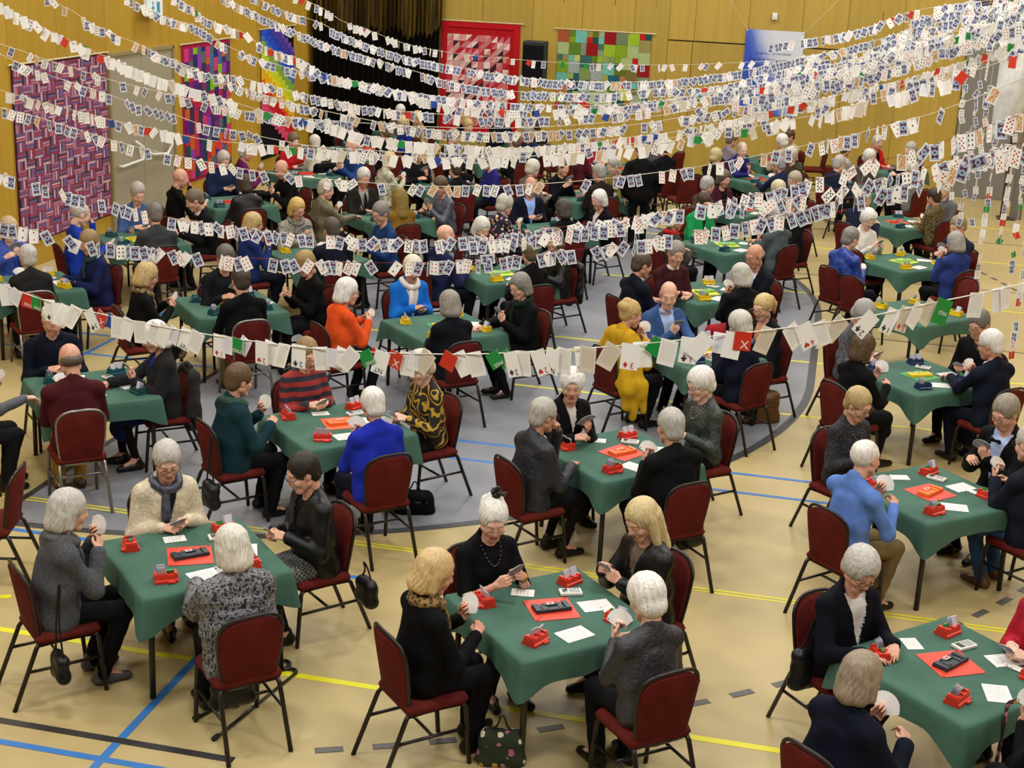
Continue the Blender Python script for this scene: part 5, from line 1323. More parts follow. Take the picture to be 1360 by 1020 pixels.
for key in sorted(PEOPLE):
    r, c = key; tx, ty, trz = TABLES[key]
    for i, (seat, hx, hy_, fem, top, col, kind, bot, hair, hc, pose, lab, o) in enumerate(PEOPLE[key]):
        rr = random.Random(hash((r, c, i)) % 9973)
        d = dict(fem=bool(fem), s=1.03 if fem else 1.08, lean=o.get('lean', rr.uniform(.06, .14)), pose=pose, top=top, girth=o.get('girth', rr.uniform(1.1, 1.2)), th=o.get('th', 0),
                 hp=o.get('hp', .25)+rr.uniform(-.05, .05), hy=o.get('hy', rr.uniform(-.15, .15)), hr=rr.uniform(-.06, .06), spread=rr.uniform(.0, .05), ank=(rr.uniform(.24, .42), rr.uniform(.24, .42)),
                 jit=np.array([[rr.uniform(-.02, .02) for _ in range(3)] for _ in range(2)]), ph=rr.uniform(0, 6), skin=SKINS[rr.randrange(5)], browc=hc if hair != 'none' else '#6a5a4c',
                 hair=hair, hairc=hc, glasses=o.get('g', 0), glassc=o.get('glassc', '#2a2422'), near=r < 4, sleeve=o.get('sleeve', 1), skirt=o.get('skirt', 0), collar=o.get('collar'), tie=o.get('tie'),
                 necklace=o.get('necklace'), watch=o.get('watch', 0), fascinator=o.get('fasc', 0), shawl=o.get('shawl', 0))
        d['topmat'] = M(col, kind, .7, 0, o.get('c2')); d['innermat'] = M(o.get('inner', '#1a1a1e'), 'fabric')
        d['vneck'] = o.get('vneck', .22 if (top in ('jacket', 'coat') and 'inner' in o) else 0); d['vw'] = o.get('vw', .06)
        d['botmat'] = M(bot if len(bot) == 7 else '#222226', o.get('botk', 'fabric'), .8, 0, o.get('bc2')); d['shoemat'] = M(o.get('shoe', '#17130f'), 'leather')
        sc = o.get('scarf'); d['scarf'] = M(sc[0], sc[1], .8, 0, o.get('sc2', '#2a2014' if sc[1] == 'leopard' else None)) if sc else None
        f = SEAT[seat]; ang = math.atan2(f[1], f[0])-math.pi/2+rr.uniform(-.08, .08)
        # head height and offset in the figure's own space
        s = d['s']; ln = d['lean']
        nk = np.array([0, math.sin(ln), math.cos(ln)])*.525*s+np.array([0, 0, .55])
        hl = nk+rotm(0, -ln*.5) @ np.array([0, .055, .135])*s
        H = at(hx, hy_, z=hl[2])
        ca, sa = math.cos(ang), math.sin(ang)
        loc = (H[0]-(ca*hl[0]-sa*hl[1]), H[1]-(sa*hl[0]+ca*hl[1]))
        dep = depth_of(H); lod = 0 if dep < 13.4 else (1 if dep < 20.5 else 2)
        root = empty('person', (loc[0], loc[1], 0), ang)
        who = 'person in %s' % lab
        tag(root, '%s, %s' % (who, tname(r, c)), 'person', 'card players at the tables')
        if 'NS' == seat: pass
        info = build_person(root, d, lod, None)
        PLACED[(r, c, seat)] = (root, loc, ang, info, lab)
        ch = make_chair((loc[0]-sa*.025, loc[1]+ca*.025), ang, 'burgundy chair under the person in %s, %s' % (' '.join(lab.split()[:5]), tname(r, c)), FRAME_C if o.get('frame') == 'c' else None)
        if info['fan']:
            Wp, A = info['frames'][info['fan']]
            tip = Wp+A[:, 1]*.085-A[:, 2]*.03
            to_head = unit(info['hd']-tip)
            yv = unit(to_head*np.array([1, 1, .55])); up = unit(A[:, 1]*.4+np.array([0, 0, 1.0])+np.array([.15, 0, 0])*(1 if info['fan'] == 'L' else -1)); zv = unit(up-yv*(up @ yv)); 
            yv = -yv; xv = np.cross(yv, zv)
            Mx = Matrix([[xv[k], yv[k], zv[k], tip[k]] for k in range(3)]+[[0, 0, 0, 1]])
            wide = pose in ('fan', 'fanhi')
            MW = Matrix.Translation(Vector((loc[0], loc[1], 0))) @ Matrix.Rotation(ang, 4, 'Z') @ Mx
            lb = 'hand of playing cards held by the person in %s, %s' % (' '.join(lab.split()[:3]), tname(r, c))
            if dep < 14.5:
                e = empty('card_hand'); e.matrix_basis = MW; tag(e, lb, 'cards', 'hands of cards held by players')
                n = 11 if wide else 7; spread = 105 if wide else 50
                for q in range(n):
                    obj('playing_card', FCARD, e, (0, (q-n/2)*.0012, 0), (0, math.radians(-spread/2+spread*q/(n-1)), 0))
            else:
                tag(obj('card_hand', FAN_ME if wide else FAN_TIGHT, matrix=MW), lb, 'cards', 'hands of cards held by players')
# empty chairs
for (hx, hy_, ang, lb) in ((1128, 388, -45, 'empty burgundy chair, front one left of the vacant table'), (1130, 350, -45, 'empty burgundy chair turned to the vacant table behind the speckled dress'), (1288, 392, 120, 'empty burgundy chair right of the vacant fourth-row table'), (28, 655, 105, 'empty burgundy chair at the left picture edge beside the cream jacket'), (745, 210, 40, 'burgundy chair standing free in the far middle'), (902, 216, 60, 'burgundy chair near the plywood door leaves'), (1098, 210, 100, 'burgundy chair beside the plywood wall on the right'), (915, 250, 30, 'burgundy chair with shiny back in the aisle')):
    p = at(hx, hy_, z=.7); A_ = math.radians(ang); make_chair((p[0]-math.sin(A_)*.25, p[1]+math.cos(A_)*.25), A_, lb)
# the standing man in the aisle
root = empty('person', (-3.1, 23.5, 0), math.radians(25)); tag(root, 'person in long black coat standing in the aisle, back to the camera', 'person', 'card players at the tables')
d = dict(fem=False, s=1.04, lean=.12, pose='stand', top='coat', girth=1.25, hp=.4, hy=0, hr=0, spread=.02, ank=(.3, .3), jit=np.zeros((2, 3)), ph=1.0, skin=SKINS[1], browc='#555555', hair='short', hairc='#4a443e', glasses=0, glassc='#222222', near=False, sleeve=1, skirt=0, collar=None, tie=None, necklace=None, watch=0, fascinator=0, topmat=M('#0f0f11', 'fabric'), innermat=M('#222222'), vneck=0, vw=.05, botmat=M('#141416', 'fabric'), shoemat=M('#17130f', 'leather'), scarf=None)
build_person(root, d, 1, None)
# ------------------------------------------------------------------ what lies on the tables
def bbox_meshes(col):
    body = MB()
    body.prism([(-.042, 0), (.042, 0), (.042, .016), (.034, .02), (.03, .046), (-.03, .046), (-.034, .02), (-.042, .016)], -.062, .062, 0)
    body.box((-.05, 0, .05), (.016, .058, .012), .003).box((0, 0, .05), (.012, .058, .012), .003).box((.05, 0, .05), (.016, .058, .012), .003)
    body.box((.026, -.045, .008), (.04, .02, .012), .003)
    return body.me('box', [M(col, 'plain', .35)])
BOXCOL = {'red': '#c8301e', 'yellow': '#d2b012', 'teal': '#12444c', 'navy': '#1a2c52'}
BOXES = {k: bbox_meshes(v) for k, v in BOXCOL.items()}
t = NT('bid_card_edges'); co = t.coord('Generated'); sp = t.n('ShaderNodeSeparateXYZ'); t.l(co, sp.inputs[0])
w1 = t.math('FRACT', t.math('MULTIPLY', sp.outputs[2], 8)); cell = t.math('FRACT', t.math('MULTIPLY', sp.outputs[0], 5))
msk = t.math('MULTIPLY', t.math('LESS_THAN', w1, .42), t.math('LESS_THAN', cell, .55))
t.col(t.mix(msk, lin('#d6d8e2'), t.ramp(sp.outputs[0], [(0, lin('#30509a')), (.35, lin('#a03048')), (.7, lin('#38489a'))], 'CONSTANT'))); t.b.inputs['Roughness'].default_value = .5
BIDE = t.m
R30 = rotm(0, -.35)
BIDS = MB()
for k in range(5): BIDS.box((0, .008-.006*k, .072-.004*k), (.044, .0012, .062), R=rotm(0, .3))
BIDS = BIDS.me('bid_cards', [BIDE])
PASSC = MB().box((0, 0, .052), (.04, .012, .03), R=rotm(0, .3)).me('pass_cards', [M('#1f7a3c', 'plain', .45)])
CLEAR = MB().box((0, 0, .07), (.046, .003, .05), R=rotm(0, .25)).box((0, .006, .065), (.046, .002, .05), R=rotm(0, .25)).me('divider_cards', [M('#c2c0cc', 'plain', .3)])
def board_mesh(col):
    m = MB(); m.box((0, 0, .008), (.245, .105, .016), .003)
    m.box((-.102, 0, .02), (.036, .1, .010), .002).box((.102, 0, .02), (.036, .1, .010), .002).box((0, .03, .02), (.1, .035, .010), .002).box((0, -.047, .019), (.16, .008, .008)).box((-.05, .0, .018), (.04, .06, .006)).box((.055, -.01, .018), (.03, .05, .006))
    return m.me('tray', [M(col, 'plain', .4)])
MATC = {'red': '#c83c22', 'orange': '#d8561e', 'yellow': '#c6c21e', 'green': '#2f8a48', 'lime': '#b8cc2a'}
BRDC = {'black': '#16242c', 'orange': '#d8661c', 'yellow': '#d6b81c', 'lime': '#8ac060', 'teal': '#12444c', 'red': '#b83a2a'}
BRD = {k: board_mesh(v) for k, v in BRDC.items()}
MATM = MB().box((0, 0, .0015), (.3, .3, .003)).me('mat', [M('#c83c22', 'plain', .5)])
LBL = MB().box((0, .03, .0262), (.045, .03, .0012)).me('label', [M('#d8d0cc', 'plain', .5)]); LBL2 = MB().box((0, .03, .0272), (.03, .018, .0012)).me('seal', [M('#b02a2a', 'plain', .5)])
SHEET = M('#dcdad4', 'plain', .6); PRINTM = M('#8c8a90', 'plain', .6)
def sheet_me(w, h_, rows):
    m = MB().box((0, 0, .001), (w, h_, .001))
    m.m = 1
    for k in range(rows): m.box((-.1*w*(k % 2), h_*(.42-.8*k/max(rows, 1)), .0017), (w*(.75 if k % 3 else .5), h_*.018, .0003))
    return m.me('paper', [SHEET, PRINTM])
SHEETS = [sheet_me(.15, .21, 9), sheet_me(.105, .15, 5), sheet_me(.21, .15, 6)]
DEV = MB().box((0, 0, .012), (.085, .15, .022), .006).me('case', [M('#cfcdc4', 'plain', .4)]); DEVS = MB().box((0, .038, .0235), (.06, .04, .002)).me('screen', [M('#3c4a40', 'plain', .2)])
DEVK = MB()
for i_ in range(3):
    for j_ in range(4): DEVK.box((-.022+.022*i_, .002-.018*j_, .0245), (.015, .011, .003))
DEVK = DEVK.me('keys', [M('#8e9296', 'plain', .5)])
TZ = .7492
def on_table(r, c, u, v):
    x, y, rz = TABLES[(r, c)]
    return x+u, y+v
TSTYLE = {(1, 2): ('red', 'red', 'black'), (1, 3): ('red', 'red', 'black'), (1, 4): ('red', 'red', 'black'), (2, 1): ('teal', 'orange', 'orange'), (2, 2): ('red', 'orange', 'orange'), (2, 3): ('red', 'red', 'orange'), (2, 4): ('red', 'red', 'orange'),
 (3, 0): ('yellow', 'yellow', 'yellow'), (3, 1): ('teal', 'green', 'yellow'), (3, 2): ('yellow', 'green', 'yellow'), (3, 3): ('navy', 'yellow', 'yellow'), (3, 4): ('navy', 'green', 'yellow'),
 (4, 0): ('teal', 'yellow', 'yellow'), (4, 1): ('yellow', 'yellow', 'yellow'), (4, 2): ('yellow', 'lime', 'lime'), (4, 3): ('yellow', 'yellow', 'lime'), (4, 4): ('yellow', 'yellow', 'orange'), (5, 3): ('teal', 'lime', 'lime'), (5, 4): ('yellow', 'lime', 'lime')}
CN = {'N': (0, .52, 'far'), 'S': (0, -.52, 'near'), 'W': (-.52, 0, 'left'), 'E': (.52, 0, 'right')}
for key in sorted(TABLES):
    r, c = key; x, y, rz = TABLES[key]; R = random.Random(r*17+c)
    bc, mc, dc = TSTYLE.get(key, ('teal', 'red', 'red'))
    tn = tname(r, c)
    for nm, (du, dv, wd) in CN.items():
        if r >= 7 and nm in 'NE': continue
        p = (x+du*.86+R.uniform(-.03, .03), y+dv*.86+R.uniform(-.03, .03), TZ)
        a = {'S': 45, 'E': 135, 'N': 225, 'W': 315}[nm]+R.uniform(-25, 25)
        e = empty('bidding_box', p, math.radians(a)); tag(e, '%s plastic bidding box on the %s corner of the %s' % (bc, wd, tn), 'bidding box', 'bidding boxes on the card tables')
        e.scale = (1.22, 1.22, 1.15); obj('box', BOXES[bc], e)
        if R.random() < .55:
            obj('bid_cards', BIDS, e, (-.026, .005, 0)); obj('pass_cards', PASSC, e, (.026, 0, 0))
        else: obj('divider_cards', CLEAR, e, (-.024, 0, 0)); obj('divider_cards', CLEAR, e, (.026, -.004, -.004), (0, 0, .15))
    ma = math.radians(R.uniform(20, 60)); mp = (x+R.uniform(-.03, .03), y+R.uniform(-.02, .04), TZ)
    e = obj('table_mat', MATM, loc=mp, rot=(0, 0, ma), mat=M(MATC[mc], 'plain', .5)); tag(e, '%s square mat under the board on the %s' % (mc, tn), 'mat', 'mats in the middle of the card tables')
    if mc == 'red' and r == 1:
        for k in (-1, 1): obj('lettering', text_mesh('9 | 10', .03, M('#4a1a14')), e, (k*.12, k*.12, .0033), (0, 0, math.radians(45 if k > 0 else 225)))
    e = empty('card_board', (mp[0], mp[1], TZ+.003), ma+math.radians(R.uniform(-14, 40))); tag(e, '%s plastic duplicate board on the %s mat, %s' % (dc, mc, tn), 'board', 'duplicate boards on the mats')
    obj('tray', BRD[dc], e); obj('label', LBL, e); obj('seal', LBL2, e)
    if r <= 6:
        k = 0
        for (u, v, which) in ((.2, -.27, 0), (-.24, .24, 1), (.28, .2, 2)):
            if r > 2 and which == 1: continue
            o = obj('score_sheet', SHEETS[which], loc=(x+u+R.uniform(-.03, .03), y+v+R.uniform(-.03, .03), TZ+.0005), rot=(0, 0, R.uniform(0, 3)))
            tag(o, '%s printed score sheet on the %s' % (('portrait', 'small', 'wide')[which], tn), 'paper', 'score sheets on the tables')
        if r <= 4:
            e = empty('scoring_device', (x+.05+R.uniform(-.03, .03), y+.31+R.uniform(-.02, .02), TZ), R.uniform(1, 2.4)); tag(e, 'white hand-held scoring calculator on the %s' % tn, 'calculator', 'scoring calculators')
            obj('case', DEV, e); obj('screen', DEVS, e); obj('keys', DEVK, e)
    if r <= 3:
        for k in range(3):
            o = obj('playing_card', FCARD, loc=(x+.36+.028*k, y+.1-.02*k, TZ+.0015+.0015*k), rot=(math.radians(-90), 0, math.radians(40+8*k)))
            tag(o, 'playing card lying flat on the %s, %s of three' % (tn, ('left', 'middle', 'right')[k]), 'card', 'played cards lying on the tables')
# ------------------------------------------------------------------ wine glass, canes, bags
def wine(x, y, lb):
    e = empty('wine_glass', (x, y, TZ)); tag(e, lb, 'glass')
    g = bpy.data.materials.get('clear_glass')
    if not g:
        t = NT('clear_glass'); t.b.inputs['Base Color'].default_value = (.9, .93, .93, 1); t.b.inputs['Transmission Weight'].default_value = .9; t.b.inputs['Roughness'].default_value = .05; g = t.m
    MB().lathe([(.0, .0), (.034, .0), (.034, .003), (.005, .008), (.004, .08), (.02, .09), (.036, .12), (.036, .15), (.028, .19), (.027, .19), (.034, .15), (.034, .122), (.019, .093), (.0, .09)], 16).build('glass', g, e, True)
    MB().lathe([(.0, .0945), (.018, .095), (.033, .123), (.033, .138), (.0, .138)], 14).build('drink', M('#d06a14', 'plain', .15), e, True)
x, y, _ = TABLES[(3, 1)]; wine(x+.05, y+.33, 'stemmed glass of orange drink on the third-row left table')
x, y, _ = TABLES[(4, 0)]; wine(x-.05, y-.16, 'stemmed glass of orange drink on the fourth-row far left table')
def cane(p0, p1, lb):
    p0, p1 = np.array(p0), np.array(p1); d = unit(p1-p0); n = np.array([-d[1], d[0], 0])
    e = empty('walking_cane', tuple(p0)); tag(e, lb, 'cane', 'walking canes lying on the floor')
    L = p1-p0
    MB().tube([(0, 0, .013), tuple(L+np.array([0, 0, .013]))], .011, 8).build('shaft', M('#17140f', 'plain', .3), e, True)
    hk = [L+np.array([0, 0, .013])+d*(.05*math.sin(a))+n*.05*(1-math.cos(a)) for a in np.linspace(0, math.pi*.95, 8)]
    MB().tube(hk, .013, 8).build('handle', M('#17140f', 'plain', .3), e, True)
    MB().tube([tuple(-d*.03+np.array([0, 0, .017])), tuple(d*.02+np.array([0, 0, .017]))], .017, 8).build('rubber_tip', M('#0c0c0c', 'plain', .8), e, True)
a, b = at(262, 955, z=0), at(383, 887, z=0); cane((a[0], a[1], 0), (b[0], b[1], 0), 'black walking cane lying behind the handbag under the front-row left-hand chair')
a, b = at(287, 982, z=0), at(392, 897, z=0); cane((a[0], a[1], 0), (b[0], b[1], 0), 'black walking cane lying nearest the camera in front of the hanging handbag')
# the patterned cane hooked on the front right table
e = empty('walking_cane'); p = at(1338, 935, z=.82); e.location = (p[0], p[1], 0); tag(e, 'dark floral walking cane leaning on the front-row far right table', 'cane')
MB().tube([(-.03, -.06, .02), (0, 0, .74), (0, 0, .80)], .011, 8).build('shaft', M('#2a1418', 'floral'), e, True)
MB().tube(smooth_path([(0, 0, .80), (.01, .0, .83), (.04, .01, .84), (.09, .03, .835)], 4), .013, 8).build('handle', M('#2a1418', 'floral'), e, True)
def handbag(loc, rz, w, h_, dp, col, lb, kind='leather', strap=.25, hang=True):
    e = empty('handbag', loc, rz); tag(e, lb, 'handbag', 'handbags on and beside the chairs')
    def md(D, X, Y, Z): return D+.003*np.sin(Z*60+X*25)
    V, Fq = solid([seg((-w/2+.03, 0, .03), (w/2-.03, 0, .03), dp/2), seg((-w/2+.035, 0, h_-.03), (w/2-.035, 0, h_-.03), dp/2*.6), seg((-w/2+.03, 0, .03), (-w/2+.035, 0, h_-.03), dp/2*.8), seg((w/2-.03, 0, .03), (w/2-.035, 0, h_-.03), dp/2*.8), seg((-w/4, 0, .05), (-w/4, 0, h_-.05), dp/2), seg((w/4, 0, .05), (w/4, 0, h_-.05), dp/2), seg((0, 0, .05), (0, 0, h_-.05), dp/2)], .012, .05, md)
    obj('bag_body', mesh('bag_body', V, Fq, [M(col, kind)], True), e)
    MB().tube(smooth_path([(-w/2+.02, 0, h_-.02), (-w*.14, .0, h_+strap*.5), (-.012, .02, h_+strap), (.012, .02, h_+strap), (w*.14, .0, h_+strap*.5), (w/2-.02, 0, h_-.02)], 5), .007, 6).build('strap', M(col, 'leather'), e, True)
    MB().box((0, -dp/2-.004, h_*.7), (w*.8, .006, .012), .002).build('zip', M('#6a6862', 'plain', .3, .8), e)
def hangbag(key, seat, w, h_, dp, col, lb, z, kind='leather', side=0.0):
    root, loc, ang, info, lab = PLACED[(key[0], key[1], seat)]
    ca, sa = math.cos(ang), math.sin(ang); lx, ly = side, -.30-dp/2
    handbag((loc[0]+ca*lx-sa*ly, loc[1]+sa*lx+ca*ly, z), ang, w, h_, dp, col, lb, kind, max(.1, .87-z-h_))
def hangbag_px(key, seat, px_, z, w, h_, dp, col, lb, kind='leather', sm=9):
    ang = PLACED[(key[0], key[1], seat)][2]; p = at(px_[0], px_[1], z=z+h_/2)
    handbag((p[0], p[1], z), ang, w, h_, dp, col, lb, kind, min(sm, max(.1, .87-z-h_)))
hangbag_px((1, 2), 'SW', (80, 885), .24, .2, .18, .06, '#0d0d0f', 'small black handbag hanging behind the charcoal cardigan')
hangbag_px((1, 2), 'SE', (309, 918), .24, .27, .18, .08, '#0c0c0e', 'black leather handbag hanging behind the glossy padded jacket')
hangbag_px((1, 2), 'NE', (487, 785), .3, .2, .18, .08, '#0f0f11', 'black bag hanging behind the black leather jacket, front-row left', sm=.13)
hangbag_px((1, 3), 'SE', (882, 962), .34, .26, .19, .1, '#3a3a22', 'olive green shoulder bag hanging behind the dark grey blouse')
hangbag_px((2, 2), 'SW', (280, 657), .28, .2, .2, .08, '#15151a', 'black pouch bag hanging behind the dark teal jacket')
hangbag_px((2, 3), 'SE', (917, 700), .22, .2, .3, .1, '#15151c', 'dark backpack hanging behind the black suit jacket')
hangbag_px((1, 4), 'NW', (1075, 885), .4, .26, .24, .1, '#101018', 'black bag hanging behind the navy blazer')
hangbag((4, 2), 'NE', .24, .26, .09, '#3c1410', 'dark red-brown handbag hanging on the black leather jacket chair', .42, side=.12)
p = at(1008, 560, z=0); handbag((p[0], p[1], 0), .5, .36, .30, .16, '#5c3a1a', 'large brown leather shopper standing on the floor beside the grey zone edge', strap=.2)
p = at(550, 680, z=0); handbag((p[0], p[1], 0), .3, .28, .17, .14, '#0b0b0d', 'black soft bag on the floor below the tiger-striped blouse', 'fabric', .1)
p = at(665, 1012, z=0); handbag((p[0], p[1], 0), .2, .24, .2, .12, '#24301c', 'dark green patterned bag on the floor under the front-row right table', 'floral', .1)
p = at(560, 480, z=0)
# coats draped over chair backs
def coat(key, seat, col, kind, lb, c2=None, low=.42):
    root, loc, ang, info, lab = PLACED[(key[0], key[1], seat)]
    ca, sa = math.cos(ang), math.sin(ang)
    e = empty('draped_coat', (loc[0]-sa*.05, loc[1]+ca*.05, 0), ang); tag(e, lb, 'coat', 'coats draped over chair backs')
    P = [seg((-.15, -.27, .885), (.15, -.27, .885), .035), seg((-.1, -.295, .84), (-.09, -.3, low+.06), .04, .05, .5), seg((.1, -.295, .84), (.11, -.3, low), .04, .055, .5), seg((.2, -.25, .84), (.22, -.2, low+.12), .035, .04), seg((-.19, -.25, .84), (-.2, -.22, low+.2), .035, .038)]
    def md(D, X, Y, Z): return D+.007*np.sin(X*34+Z*17+2*np.sin(Z*9))*np.sin(Z*11+X*8)
    V, Fq = solid(P, .014, .06, md); obj('cloth', mesh('cloth', V, Fq, [M(col, kind, .8, 0, c2)], True), e)
    MB().tube([(-.08, -.27, .925), (0, -.262, .94), (.08, -.27, .925)], .02, 7).build('coat_collar', M(col, kind, .8, 0, c2), e, True)
coat((6, 0), 'SE', '#101014', 'fabric', 'black coat draped over the chair of the cream cardigan', low=.3)
coat((2, 1), 'NE', '#2c2a28', 'fur', 'dark brown fur jacket draped over the chair of the royal blue top', low=.3)
coat((4, 2), 'NE', '#141418', 'leather', 'black leather coat over the chair, fourth-row middle table', low=.35)
# ------------------------------------------------------------------ garlands of cards
def uvx(t):
    u = t.n('ShaderNodeUVMap'); s = t.n('ShaderNodeSeparateXYZ'); t.l(u.outputs[0], s.inputs[0]); return u.outputs[0], s.outputs[0], s.outputs[1]
def inrect(t, u, v, cu, cv, hu, hv):
    return t.math('MULTIPLY', t.math('LESS_THAN', t.math('ABSOLUTE', t.math('SUBTRACT', u, cu)), hu), t.math('LESS_THAN', t.math('ABSOLUTE', t.math('SUBTRACT', v, cv)), hv))
def card_back_mat():
    t = NT('card_back'); _, u, v = uvx(t)
    field_ = inrect(t, u, v, .5, .5, .41, .44)
    au = t.math('ABSOLUTE', t.math('SUBTRACT', u, .5))
    bows = None
    for cv in (.27, .73):
        av = t.math('ABSOLUTE', t.math('SUBTRACT', v, cv))
        b = t.math('MULTIPLY', t.math('LESS_THAN', av, t.math('ADD', t.math('MULTIPLY', au, .32), .035)), t.math('LESS_THAN', au, .30))
        bows = b if bows is None else t.math('MAXIMUM', bows, b)
    red = None
    for cv in (.27, .73):
        av = t.math('ABSOLUTE', t.math('SUBTRACT', v, cv)); b = t.math('MULTIPLY', t.math('LESS_THAN', t.math('ADD', av, t.math('MULTIPLY', au, .3)), .085), t.math('GREATER_THAN', au, .06))
        red = b if red is None else t.math('MAXIMUM', red, b)
    av = t.math('ABSOLUTE', t.math('SUBTRACT', v, .5)); dot = t.math('LESS_THAN', t.math('ADD', t.math('POWER', au, 2), t.math('POWER', t.math('MULTIPLY', av, 1.5), 2)), .012)
    c = t.mix(field_, lin('#eceef2'), lin('#9caac4')); c = t.mix(bows, c, lin('#1c2142')); c = t.mix(red, c, lin('#7a2038')); c = t.mix(dot, c, lin('#283058'))
    t.col(c); t.b.inputs['Roughness'].default_value = .42
    return t.m
PIPS = {1: [(.5, .5)], 2: [(.5, .75), (.5, .25)], 4: [(.3, .75), (.7, .75), (.3, .25), (.7, .25)], 5: [(.3, .77), (.7, .77), (.3, .23), (.7, .23), (.5, .5)], 6: [(.3, .77), (.7, .77), (.3, .5), (.7, .5), (.3, .23), (.7, .23)], 8: [(.3, .78), (.7, .78), (.3, .5), (.7, .5), (.3, .22), (.7, .22), (.5, .64), (.5, .36)], 10: [(.3, .82), (.7, .82), (.3, .6), (.7, .6), (.3, .4), (.7, .4), (.3, .18), (.7, .18), (.5, .71), (.5, .29)]}
def card_face_mat(n, red):
    t = NT('card_face_%d%s' % (n, 'r' if red else 'b')); _, u, v = uvx(t); acc = None
    for pu, pv in PIPS[n]+[(.1, .91), (.9, .09)]:
        r = .085 if (pu, pv) not in ((.1, .91), (.9, .09)) else .05
        d = t.math('ADD', t.math('ABSOLUTE', t.math('SUBTRACT', u, pu)), t.math('MULTIPLY', t.math('ABSOLUTE', t.math('SUBTRACT', v, pv)), 1.5 if red else 1.2))
        b = t.math('LESS_THAN', d, r*1.25); acc = b if acc is None else t.math('MAXIMUM', acc, b)
    t.col(t.mix(acc, lin('#f1f0ed'), lin('#b02a22') if red else lin('#1c1c22'))); t.b.inputs['Roughness'].default_value = .42
    return t.m
def card_court_mat():
    t = NT('card_court'); uv, u, v = uvx(t); r = inrect(t, u, v, .5, .5, .33, .4)
    mp = t.n('ShaderNodeMapping'); mp.inputs['Scale'].default_value = (1, 1.5, 1); t.l(uv, mp.inputs[0])
    n1 = t.noise(mp.outputs[0], 6, 2)
    t.col(t.mix(r, lin('#dad6cc'), t.ramp(n1, [(.35, lin('#c08a1c')), (.44, lin('#a83a20')), (.5, lin('#e0d8c8')), (.58, lin('#c89a28')), (.66, lin('#27305a'))], 'CONSTANT'))); t.b.inputs['Roughness'].default_value = .42
    return t.m
def bid_lines_mat(base, ink):
    t = NT('bid_lines'); _, u, v = uvx(t)
    rows = t.math('LESS_THAN', t.math('FRACT', t.math('MULTIPLY', v, 14)), .38)
    wob = t.math('GREATER_THAN', t.math('FRACT', t.math('MULTIPLY', u, 9.3)), .22)
    m = t.math('MULTIPLY', t.math('MULTIPLY', rows, wob), inrect(t, u, v, .5, .52, .4, .36))
    t.col(t.mix(t.math('MULTIPLY', m, .55), lin(base), lin(ink))); t.b.inputs['Roughness'].default_value = .5
    return t.m
CB = card_back_mat(); WHT = M('#f2f1ee', 'plain', .45); EDGE = M('#d0cec8', 'plain', .5)
FACES = [card_face_mat(n, rd) for n, rd in ((1, 0), (2, 1), (4, 0), (5, 1), (6, 0), (8, 1), (10, 0), (10, 1), (2, 0), (6, 1))]; COURT = card_court_mat()
LINES1, LINES2, LINES3 = bid_lines_mat('#efede8', '#8a8484'), bid_lines_mat('#d8d0bc', '#8a5a50'), bid_lines_mat('#ebebf0', '#7a80a8')
BRED, BGRN, BBLU = M('#c8321e', 'plain', .45), M('#158a3c', 'plain', .45), M('#20449a', 'plain', .45)
def card_me(w, h_, A, B, th=.0009):
    x, y = w/2, th/2
    v = [(-x, -y, -h_), (x, -y, -h_), (x, -y, 0), (-x, -y, 0), (-x, y, -h_), (x, y, -h_), (x, y, 0), (-x, y, 0)]
    v = [(a, b, c+.006) for a, b, c in v]
    f = [(0, 1, 2, 3), (5, 4, 7, 6), (0, 4, 5, 1), (1, 5, 6, 2), (2, 6, 7, 3), (3, 7, 4, 0)]
    q = [(0, 0), (1, 0), (1, 1), (0, 1)]
    return mesh('playing_card', v, f, [A, B, EDGE], False, [0, 1, 2, 2, 2, 2], q*2+[(0, 0)]*16)
PLAY = [card_me(.058, .089, F_, CB) for F_ in FACES]+[card_me(.058, .089, COURT, CB)]
BIDC = {'w': card_me(.062, .095, WHT, LINES1), 'l': card_me(.062, .095, LINES1, WHT), 'b': card_me(.062, .095, LINES2, WHT), 'v': card_me(.055, .075, LINES3, WHT), 'r': card_me(.06, .068, BRED, BRED), 'g': card_me(.06, .062, BGRN, BGRN), 'u': card_me(.06, .065, BBLU, BBLU), 'G': card_me(.075, .095, BGRN, BGRN)}
# suit shapes for the printed bids
def suit_me(kind, mat):
    if kind == 'd': p = [(0, -.011), (.008, 0), (0, .011), (-.008, 0)]
    elif kind == 'h': p = [(0, -.011), (.010, .002), (.0085, .008), (.0045, .009), (0, .005), (-.0045, .009), (-.0085, .008), (-.010, .002)]
    elif kind == 's': p = [(0, .011), (.010, -.002), (.007, -.007), (.002, -.004), (.004, -.011), (-.004, -.011), (-.002, -.004), (-.007, -.007), (-.010, -.002)]
    else: p = [(.002, -.003), (.004, -.011), (-.004, -.011), (-.002, -.003), (-.009, -.004), (-.010, .003), (-.004, .003), (-.005, .009), (0, .011), (.005, .009), (.004, .003), (.010, .003), (.009, -.004)]
    return MB().prism([(a, b) for a, b in p], -.0003, .0003, 1).me('suit_print', [mat])
RINK, KINK = M('#c02a1c', 'plain', .5), M('#20222e', 'plain', .5); WINK = M('#e4e2de', 'plain', .5)
SUITS = {'d': suit_me('d', RINK), 'h': suit_me('h', RINK), 's': suit_me('s', KINK), 'c': suit_me('c', KINK)}
